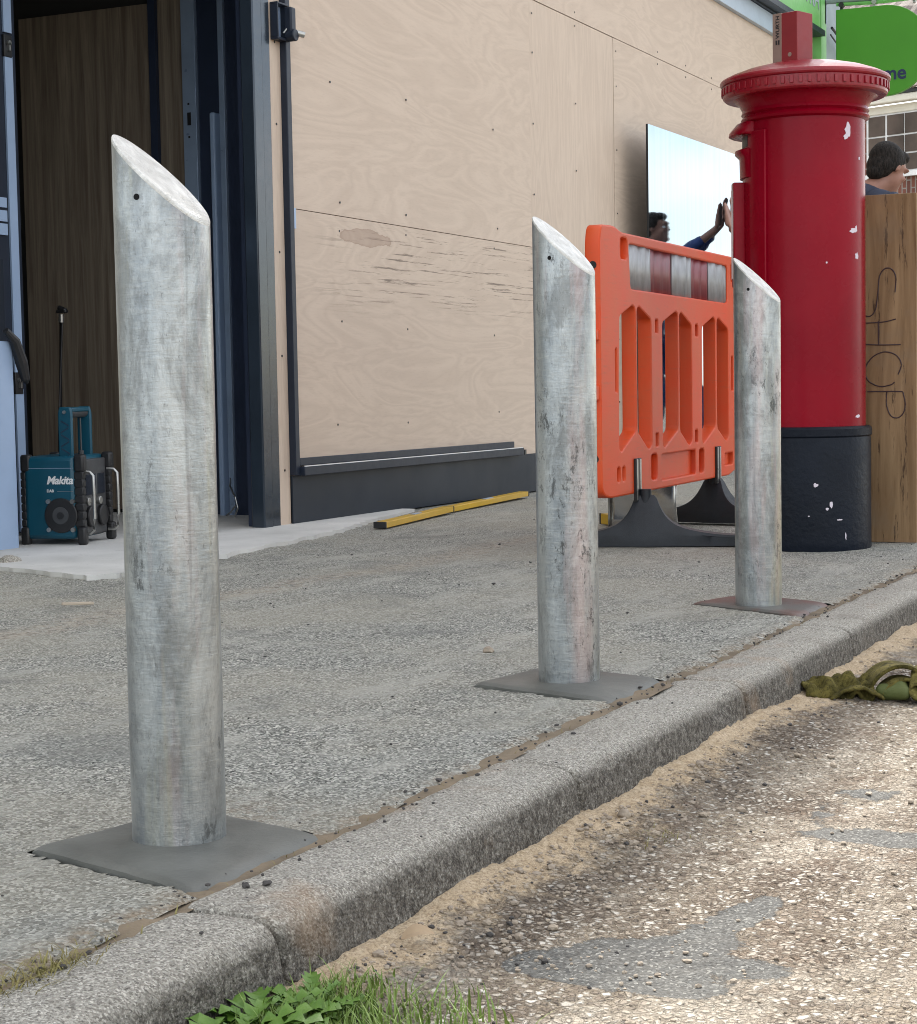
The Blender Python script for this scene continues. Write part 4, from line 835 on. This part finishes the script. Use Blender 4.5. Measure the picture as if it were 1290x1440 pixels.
Mx=Matrix.Translation((-.022,-.1505,.206))@Matrix.Rotation(PI/2,4,'X')
text('DAB',.015,.0005,'lettering','white',rd,Mx,bold=.0003)
MB().box(.022,.088,-.1512,-.1498,.2085,.2100).build('trim_line','steel',rd); MB().box(-.115,.09,-.1508,-.1498,.298,.3000).build('trim_line','filmdk',rd)
mb=MB()
for y in (-.105,.075):
    pz_=[(.02,.29),(.07,.29),(.074,.31),(.074,.51),(.068,.535),(.022,.535),(.016,.51),(.016,.31)]
    mb.prism(pz_,y-.008,y+.008)
mb.box(.020,.070,-.096,.066,.515,.533); hh=mb.build('carry_handle','teal',rd,bevel=.005,seg=3)
mb=MB(); mb.cyl((.045,-.095,.512),(.045,.067,.512),.020,n=24); mb.build('grip','dkgrey',rd)
mb=MB()
for z in (.31,.515): mb.cyl((.045,-.112,z),(.045,-.118,z),.007,n=12)
mb.build('bolt','steel',rd)
mb=MB()
for k in range(6): 
    z=.335+k*.027; mb.box(.026,.064,-.1150,-.1128,z,z+.004,Matrix.Translation((.045,0,z))@Matrix.Rotation(R(30 if k%2 else -30),4,'Y')@Matrix.Translation((-.045,0,-z)))
mb.build('handle_rib','navy',rd)
mb=MB(); mb.cyl((.06,.0,.345),(.06,.0,.49),.004,.003,10); mb.cyl((.06,.0,.345),(.06,.0,.362),.010,.010,12); mb.build('aerial','dkgrey',rd)
# pole leaning inside the doorway
pl=thing('broom_pole','thin black pole with a metal collar and hooked top leaning upright in the doorway','pole',(6.62,5.098,G(6.62)+.012))
mb=MB(); mb.tube([(0,0,0),(.0,-.020,.48),(.0,-.044,.93)],.009,12); mb.build('shaft','black',pl,smooth=True)
mb=MB(); mb.cyl((.0,-.043,.90),(.0,-.045,.935),.012); mb.build('collar','steel',pl)
mb=MB(); mb.box(-.012,.012,-.075,-.022,.94,.955); mb.cyl((0,-.07,.948),(0,-.03,.965),.012); mb.build('head','black',pl,bevel=.005)
# ------------------------------------------------------------------ spirit levels
def level(p0,p1,w_,h_,label,slot=True):
    p0=Vector(p0);p1=Vector(p1); a=math.atan2(p1.y-p0.y,p1.x-p0.x); Ln=(p1-p0).length
    t=thing('spirit_level',label,'spirit level',(p0.x,p0.y,G(p0.x)+.003),a,'yellow box spirit levels on the footway')
    MB().box(.014,Ln-.014,-w_/2,w_/2,0,h_).build('beam','yellow',t,bevel=.002)
    MB().box(0,.014,-w_/2-.001,w_/2+.001,-.001,h_+.001).build('end_cap','black',t,bevel=.002); MB().box(Ln-.014,Ln,-w_/2-.001,w_/2+.001,-.001,h_+.001).build('end_cap','black',t,bevel=.002)
    MB().box(Ln*.45,Ln*.55,-w_*.2,w_*.2,h_+.0003,h_+.0025).build('vial_window','film',t)
    return t
level((7.0,3.70,0),(7.98,3.84,0),.055,.026,'nearer yellow spirit level lying by the dark plinth')
level((8.02,3.87,0),(9.22,3.98,0),.055,.026,'farther yellow spirit level lying in line by the dark plinth')
level((7.50,2.86,0),(7.17,2.52,0),.05,.045,'short yellow level end behind the rubber foot of the barrier')
# folded metal sheet
ms_=thing('metal_sheet','bent shiny metal sheet standing under the orange barrier','metal sheet',(7.32,2.775,G(7.3)),math.atan2(2.39-2.775,7.13-7.32))
mb=MB(); N=14; vv=[]
for i in range(N+1):
    u=.425*i/N
    for j in range(9): z=.30*j/8; vv.append((u,.012*math.sin(u*11)+.010*math.sin(z*17+u*6),z))
mb.add(vv,[(i*9+j,(i+1)*9+j,(i+1)*9+j+1,i*9+j+1) for i in range(N) for j in range(8)]); o=mb.build('sheet_face','sheet',ms_,smooth=True); so=o.modifiers.new('s','SOLIDIFY'); so.thickness=.002
MB().box(-.001,.001,.0,.16,0,.295).build('return_edge','sheet',ms_)
# maroon bag near the wall
bgm=thing('tool_bag','small dark maroon tool bag on the footway behind the barrier','bag',(8.9,3.62,G(8.9)),R(20))
MB().box(-.12,.12,-.07,.07,0,.11).build('bag_body','maroon',bgm,bevel=.03,seg=4)
mb=MB(); mb.tube([(-.07,0,.10),(-.05,0,.16),(0,0,.18),(.05,0,.16),(.07,0,.10)],.008); mb.build('bag_handle','black',bgm,smooth=True)
# ------------------------------------------------------------------ far house
az=R(69); hc=Vector((27.37,5.915,0)); HM=Matrix.Translation(hc)@Matrix.Rotation(az-PI,4,'Z')   # local +x: to the right of the photograph
hs_=thing('brick_house','distant brick house with white Georgian style window bars, cream gutter and tiled roof','house',(hc.x,hc.y,0),az-PI)
# local frame: x to the right, y away from viewer is +? decide by sign below
sg=-1 if (Matrix.Rotation(az-PI,3,'Z')@Vector((0,1,0))).dot(Vector((1,0,0)))<0 else 1
def HB(x0,x1,d0,d1,z0,z1): return MB().box(x0,x1,min(sg*d0,sg*d1),max(sg*d0,sg*d1),z0,z1)
HB(-7,5,.06,.36,-.3,3.50).build('wall','brickfar',hs_); HB(-7,-.45,.06,.36,3.50,4.48).build('wall','brickfar',hs_) ; HB(1.9,5,.06,.36,3.50,4.48).build('wall','brickfar',hs_)
HB(-.45,1.9,.02,.3,4.37,4.48).build('lintel_board','cream',hs_)
HB(-7,5,-.14,.0,4.49,4.60).build('gutter','cream',hs_,bevel=.02); HB(-7,5,-.16,-.02,4.602,4.66).build('gutter_edge','black',hs_)
wf=HB(-.45,1.9,.05,.10,3.50,4.37).build('window','white',hs_)
wx=[-.42,-.10,.20,.51,.80,1.10,1.40,1.70,1.88]
for i in range(len(wx)-1):
    for z0,z1 in ((3.53,3.76),(3.785,4.03),(4.055,4.34)):
        g_=.025 if i in (0,2,4,6) else .012
        o=HB(wx[i]+.012,wx[i+1]-(.03 if i%2==1 else .010),.035,.049,z0,z1).build('pane','glass',wf) if False else HB(wx[i]+.012,wx[i+1]-(.03 if i%2==0 else .010),.035,.049,z0,z1).build('pane','fglass',wf)
HB(-.5,1.95,-.02,.05,3.43,3.498).build('sill','white',hs_)
mb=MB(); n1=26
vv=[];ff=[]
nx=120
for i in range(nx+1):
    x=-7+12*i/nx
    for j in range(n1+1):
        u=j/n1; z=4.66+4.2*u+(.05*((j*1.0)%1)); d=-.22+4.6*u; ph=.028*abs(math.sin(PI*(x/.26))); vv.append((x,sg*(d),z+ph+(.03 if j%2 else 0)))
ff=[(i*(n1+1)+j,(i+1)*(n1+1)+j,(i+1)*(n1+1)+j+1,i*(n1+1)+j+1) for i in range(nx) for j in range(n1)]
mb.add(vv,ff); o=mb.build('roof','tile',hs_); so=o.modifiers.new('s','SOLIDIFY'); so.thickness=.03
# ------------------------------------------------------------------ gloves on the road
gl=thing('work_gloves','crumpled pair of olive knitted work gloves lying on the road','gloves',(4.02,.915,G(4.02)-.098),R(-64)); gl.scale=(1.15,1.15,1.2)
def sheetfold(fn,nu,nv,name,m,th=.004):
    mb=MB(); vv=[fn(i/nu,j/nv) for i in range(nu+1) for j in range(nv+1)]
    mb.add(vv,[(i*(nv+1)+j,(i+1)*(nv+1)+j,(i+1)*(nv+1)+j+1,i*(nv+1)+j+1) for i in range(nu) for j in range(nv)])
    o=mb.build(name,m,gl,smooth=True,angle=180); so=o.modifiers.new('s','SOLIDIFY'); so.thickness=th; so.offset=0; return o
nz=lambda x,y,k=1.:mnoise.noise(Vector((x*k,y*k,3.7)))
sheetfold(lambda u,v:(-.13+u*.135+.01*nz(u,v,3),-.035+v*.09,.006+.030*math.sin(PI*v)**.8*(.35+.65*math.sin(PI*min(1,u*.8+.1)))+.012*nz(u,v,6)+.006*math.sin(u*19+v*5)+.004*nz(u,v,17)),30,22,'cuff','olive',.006)
sheetfold(lambda u,v:(-.085+u*.10,-.052+.05*v,.004+.022*abs(math.sin(PI*u*1.0))*(1-v*.25)+.006*nz(u,v,7)),24,12,'cuff','olive',.005)
def arcsheet(cx0,rad,wid,y0_,a0,a1,hs2=1.):
    return lambda u,v:(cx0+rad*math.cos(a0+(a1-a0)*u)*(1+.06*nz(u,v,5)),y0_+wid*v+.006*nz(u,v,4),.004+hs2*rad*math.sin(a0+(a1-a0)*u)*(1+.1*nz(u,v,3)))
sheetfold(arcsheet(.055,.062,.07,-.02,PI*.98,.05,.85),40,16,'glove_body','olive',.007)
sheetfold(arcsheet(.060,.042,.05,-.035,PI*.95,.02,.75),30,12,'glove_fold','olive',.006)
blob([((.02,-.02,.014),.016,(.055,-.045,.015),.014),((.05,-.03,.02),.017,(.07,.01,.018),.015)],[],.004,'palm_lump','palmrub',gl,3,.004)
sheetfold(lambda u,v:(.075+.014*math.cos(u*2*PI)+.02*v,-.06+.06*v+.01*math.sin(u*2*PI),.006+.045*v*(1-.4*v)+.010+.012*math.sin(u*2*PI)),24,12,'finger','olive',.004)
blob([((.085,-.05,.012),.014,(.10,-.02,.028),.014),((.10,-.02,.028),.014,(.13,.02,.016),.012),((.12,-.045,.014),.013,(.15,0,.018),.013)],[],.004,'finger','olive',gl,3,.004)
sheetfold(lambda u,v:(.10+u*.08,-.055+v*.10,.008+.038*math.sin(PI*u)*math.sin(PI*(v*.9+.05))+.008*nz(u,v,6)),20,20,'cuff','olive',.006)
# ------------------------------------------------------------------ loose bits
def rock(x,y,z,r,seed,sq=.6,m='stone',name='stone',sub=2):
    bm=bmesh.new(); bmesh.ops.create_icosphere(bm,subdivisions=sub,radius=1); rnd=random.Random(seed); ax=(1,rnd.uniform(.6,1),sq*rnd.uniform(.7,1.2)); a=rnd.uniform(0,6.3)
    for q in bm.verts:
        k=1+.45*mnoise.noise(q.co*1.6+Vector((seed*3.1,0,seed))); p=Vector((q.co.x*ax[0],q.co.y*ax[1],q.co.z*ax[2]))*k*r; q.co=Matrix.Rotation(a,3,'Z')@p+Vector((x,y,z))
    bm.verts.index_update(); v=[q.co.copy() for q in bm.verts]; f=[tuple(q.index for q in fa.verts) for fa in bm.faces]; bm.free(); return v,f
def one(x,y,z,r,seed,label,m,cat='stone',name='stone',sq=.6):
    v,f=rock(0,0,0,r,seed,sq,sub=3); o=MB().add(v,f).build(name,m,smooth=True,angle=50); o.location=(x,y,z+G(x)); tag(o,label,cat)
one(3.743,1.708,.006,.012,5,'rounded brown pebble on the footway left of the middle bollard','stone')
one(2.69,1.00,-.080,.013,8,'pale squarish stone on the sandy gutter beside the kerb','stone')
one(2.80,1.075,-.070,.016,12,'pale upturned stone chip leaning at the kerb face','stone')
one(1.845,1.165,.003,.006,21,'dark crumb on the kerb just right of the near mortar pad corner','darkstone','crumb','crumb')
one(1.865,1.148,.003,.006,22,'small dark crumb on the kerb, farthest from the near mortar pad corner','darkstone','crumb','crumb')
o=MB().box(-.045,.045,-.006,.006,0,.008).build('wood_splinter','chipwood',bevel=.002); o.location=(4.21,3.19,G(4.2)+.002); o.rotation_euler=(0,R(2),R(-40)); tag(o,'splinter of grey wood lying on the footway left of the nearest bollard','wood chip')
for x,y,a,l in ((4.144,1.197,.3,'white paper scrap on the kerb joint, farther one'),(3.92,1.235,1.2,'white paper scrap on the footway edge, nearer one')):
    mb=MB(); mb.box(-.011,.011,-.006,.006,0,.001); o=mb.build('paper_scrap','paper'); o.location=(x,y,G(x)+.006); o.rotation_euler=(R(4),R(6),a); tag(o,l,'paper')
def leafmesh(Ln,W_,curl,name,m,lob=0):
    mb=MB(); N=14; vv=[]
    for i in range(N+1):
        u=i/N; w_=W_*math.sin(PI*min(1,u*.97+.03))**.7*(1-(lob*.55 if i%3==1 else 0)*(1-u*.6)); z=curl*math.sin(PI*u)*Ln
        vv+=[(u*Ln,-w_,z+.25*w_),(u*Ln,0,z),(u*Ln,w_,z+.25*w_)]
    mb.add(vv,[(3*i+k,3*i+3+k,3*i+4+k,3*i+1+k) for i in range(N) for k in (0,1)]); return mb
o=leafmesh(.042,.013,.16,'dry_leaf','dryleaf').build('dry_leaf','dryleaf'); o.location=(1.955,1.015,G(2)-.075); o.rotation_euler=(R(14),R(-4),R(-50)); tag(o,'curled tan dry leaf in the gutter right of the weeds','leaf')
# loose grit (uncountable)
mb=MB()
for i in range(2600):
    s=1.35+abs(rng.normal(0,1.4)); 
    if s>6.5: continue
    t=1.03-abs(rng.normal(0,.10)) if i%3 else rng.uniform(.35,1.02)
    r=float(np.clip(rng.lognormal(-5.9,.42),.0013,.009))
    z=float(rz_(np.array(s),np.array(t)))
    v,f=rock(s,t,z+r*.3+SL*s,r,i,.6,sub=1); mb.add(v,f)
g1=mb.build('gravel','stone'); tag(g1,'loose pale gravel scattered along the gutter','gravel',kind='stuff')
mb=MB()
for i in range(650):
    if i%3==0: s=1.4+abs(rng.normal(0,1.3)); t=1.02-abs(rng.normal(0,.09)); z=float(rz_(np.array(s),np.array(t)))
    elif i%3==1: s=rng.uniform(1.3,6); t=1.2+rng.normal(0,.018); z=0
    else: s=rng.uniform(1.6,8); t=rng.uniform(1.08,3.6); z=0
    r=float(np.clip(rng.lognormal(-6.0,.4),.0012,.007)); v,f=rock(s,t,z+r*.25+SL*s,r,i+9,.6,sub=1); mb.add(v,f)
g2=mb.build('grit','darkstone'); tag(g2,'dark grit crumbs scattered on footway, kerb and gutter','grit',kind='stuff')
# ------------------------------------------------------------------ weeds by the kerb
def blade(mb,x,y,z,h,a,lean,w_):
    N=5; ca,sa=math.cos(a),math.sin(a); px,py=-sa,ca; b=len(mb.v); vv=[]
    for i in range(N+1):
        u=i/N; d=lean*u*u*h; ww=w_*(1-u)**.7; vv+=[(x+ca*d-px*ww,y+sa*d-py*ww,z+h*u*(1-.25*lean*u)),(x+ca*d+px*ww,y+sa*d+py*ww,z+h*u*(1-.25*lean*u))]
    mb.add(vv,[(2*i,2*i+1,2*i+3,2*i+2) for i in range(N)])
mb=MB()
for i in range(3600):
    k=rng.random()
    if k<.45: s,t=rng.normal(1.70,.12),1.02-abs(rng.normal(0,.03)); h=rng.uniform(.010,.035)
    elif k<.8: s,t=rng.normal(1.58,.13),rng.normal(.92,.05); h=rng.uniform(.015,.05)
    else: s,t=rng.normal(1.52,.12),rng.normal(.84,.04); h=rng.uniform(.02,.045)
    if t>1.03: t=1.02
    if s>1.80+.03*rng.normal(): continue
    blade(mb,s,t,-.088+SL*s,h,rng.uniform(0,6.28),rng.uniform(.1,1.1),rng.uniform(.0008,.0020))
o=mb.build('grass','grass'); tag(o,'fresh green grass blades growing at the kerb base','grass',kind='stuff')
mb=MB()
for i in range(300):
    s,t=rng.normal(1.49,.06),1.19+rng.normal(0,.018)
    blade(mb,s,t,-.004+SL*s,rng.uniform(.006,.022),rng.uniform(0,6.28),rng.uniform(.6,1.9),rng.uniform(.0006,.0013))
for i in range(160):
    s,t=rng.uniform(1.3,5.5),1.197+rng.normal(0,.006); blade(mb,s,t,-.004+SL*s,rng.uniform(.004,.010),rng.uniform(0,6.28),rng.uniform(.6,1.9),.0007)
for i in range(60):
    s,t=rng.normal(2.62,.03),.93+rng.normal(0,.02); blade(mb,s,t,-.095+SL*s,rng.uniform(.006,.018),rng.uniform(0,6.28),rng.uniform(.6,1.9),.0009)
o=mb.build('dry_grass','drygrass'); tag(o,'thin yellowing moss grass in the joint behind the kerb','grass',kind='stuff')
spots=[(1.43,.995,.085,'largest leafy dandelion at the kerb base, at the left of the weeds'),(1.55,1.00,.085,'broad leafy dandelion in the middle of the weeds against the kerb'),(1.66,1.005,.085,'leafy dandelion whose leaves rise highest over the kerb edge'),(1.53,.90,.075,'dandelion in front of the others at the bottom of the photo'),(1.80,.99,.065,'small dandelion at the right end of the weeds'),(1.62,.90,.07,'low dandelion nearest the road among the weeds'),(1.475,.985,.09,'dandelion spreading its leaves over the kerb left of the others'),(1.73,1.01,.075,'upright dandelion pressed to the kerb face among grass')]
for k,(s,t,Lf,lab) in enumerate(spots):
    s-=.10; Lf*=1.12
    pt=thing('dandelion_plant',lab,'weed',(s,t,G(s)-.088),group='dandelions in the gutter')
    rnd=random.Random(k+40)
    for i in range(44):
        a=2*PI*i/17*2.4+rnd.uniform(-.3,.3); ln=Lf*rnd.uniform(.4,1.05); tilt=rnd.uniform(.15,1.25)
        mb=MB(); N=16; vv=[]; Wd=ln*rnd.uniform(.10,.16)
        for q in range(N+1):
            u=q/N; env=(.18+.82*min(1,u*1.5))*(1 if u<.8 else math.sqrt(max(0,1-((u-.8)/.2)**2))); lobe=(1.25,.30,.70)[q%3]*(.75+.5*rnd.random())
            ww=Wd*env*lobe; d=ln*math.cos(tilt*(1-.9*u))*u; z=ln*math.sin(tilt*(1-.62*u))*u
            vv+=[(d-.004*(q%3==2),-ww,z+.30*ww+.003*math.sin(q*1.7)),(d,0,z),(d-.004*(q%3==2),ww,z+.30*ww+.003*math.cos(q*2.1))]
        mb.add(vv,[(3*q+j,3*q+3+j,3*q+4+j,3*q+1+j) for q in range(N) for j in (0,1)])
        mb.v=[(Matrix.Rotation(a,3,'Z')@Vector(p))[:] for p in mb.v]
        mb.build('leaf','leaf',pt,smooth=True,angle=80)
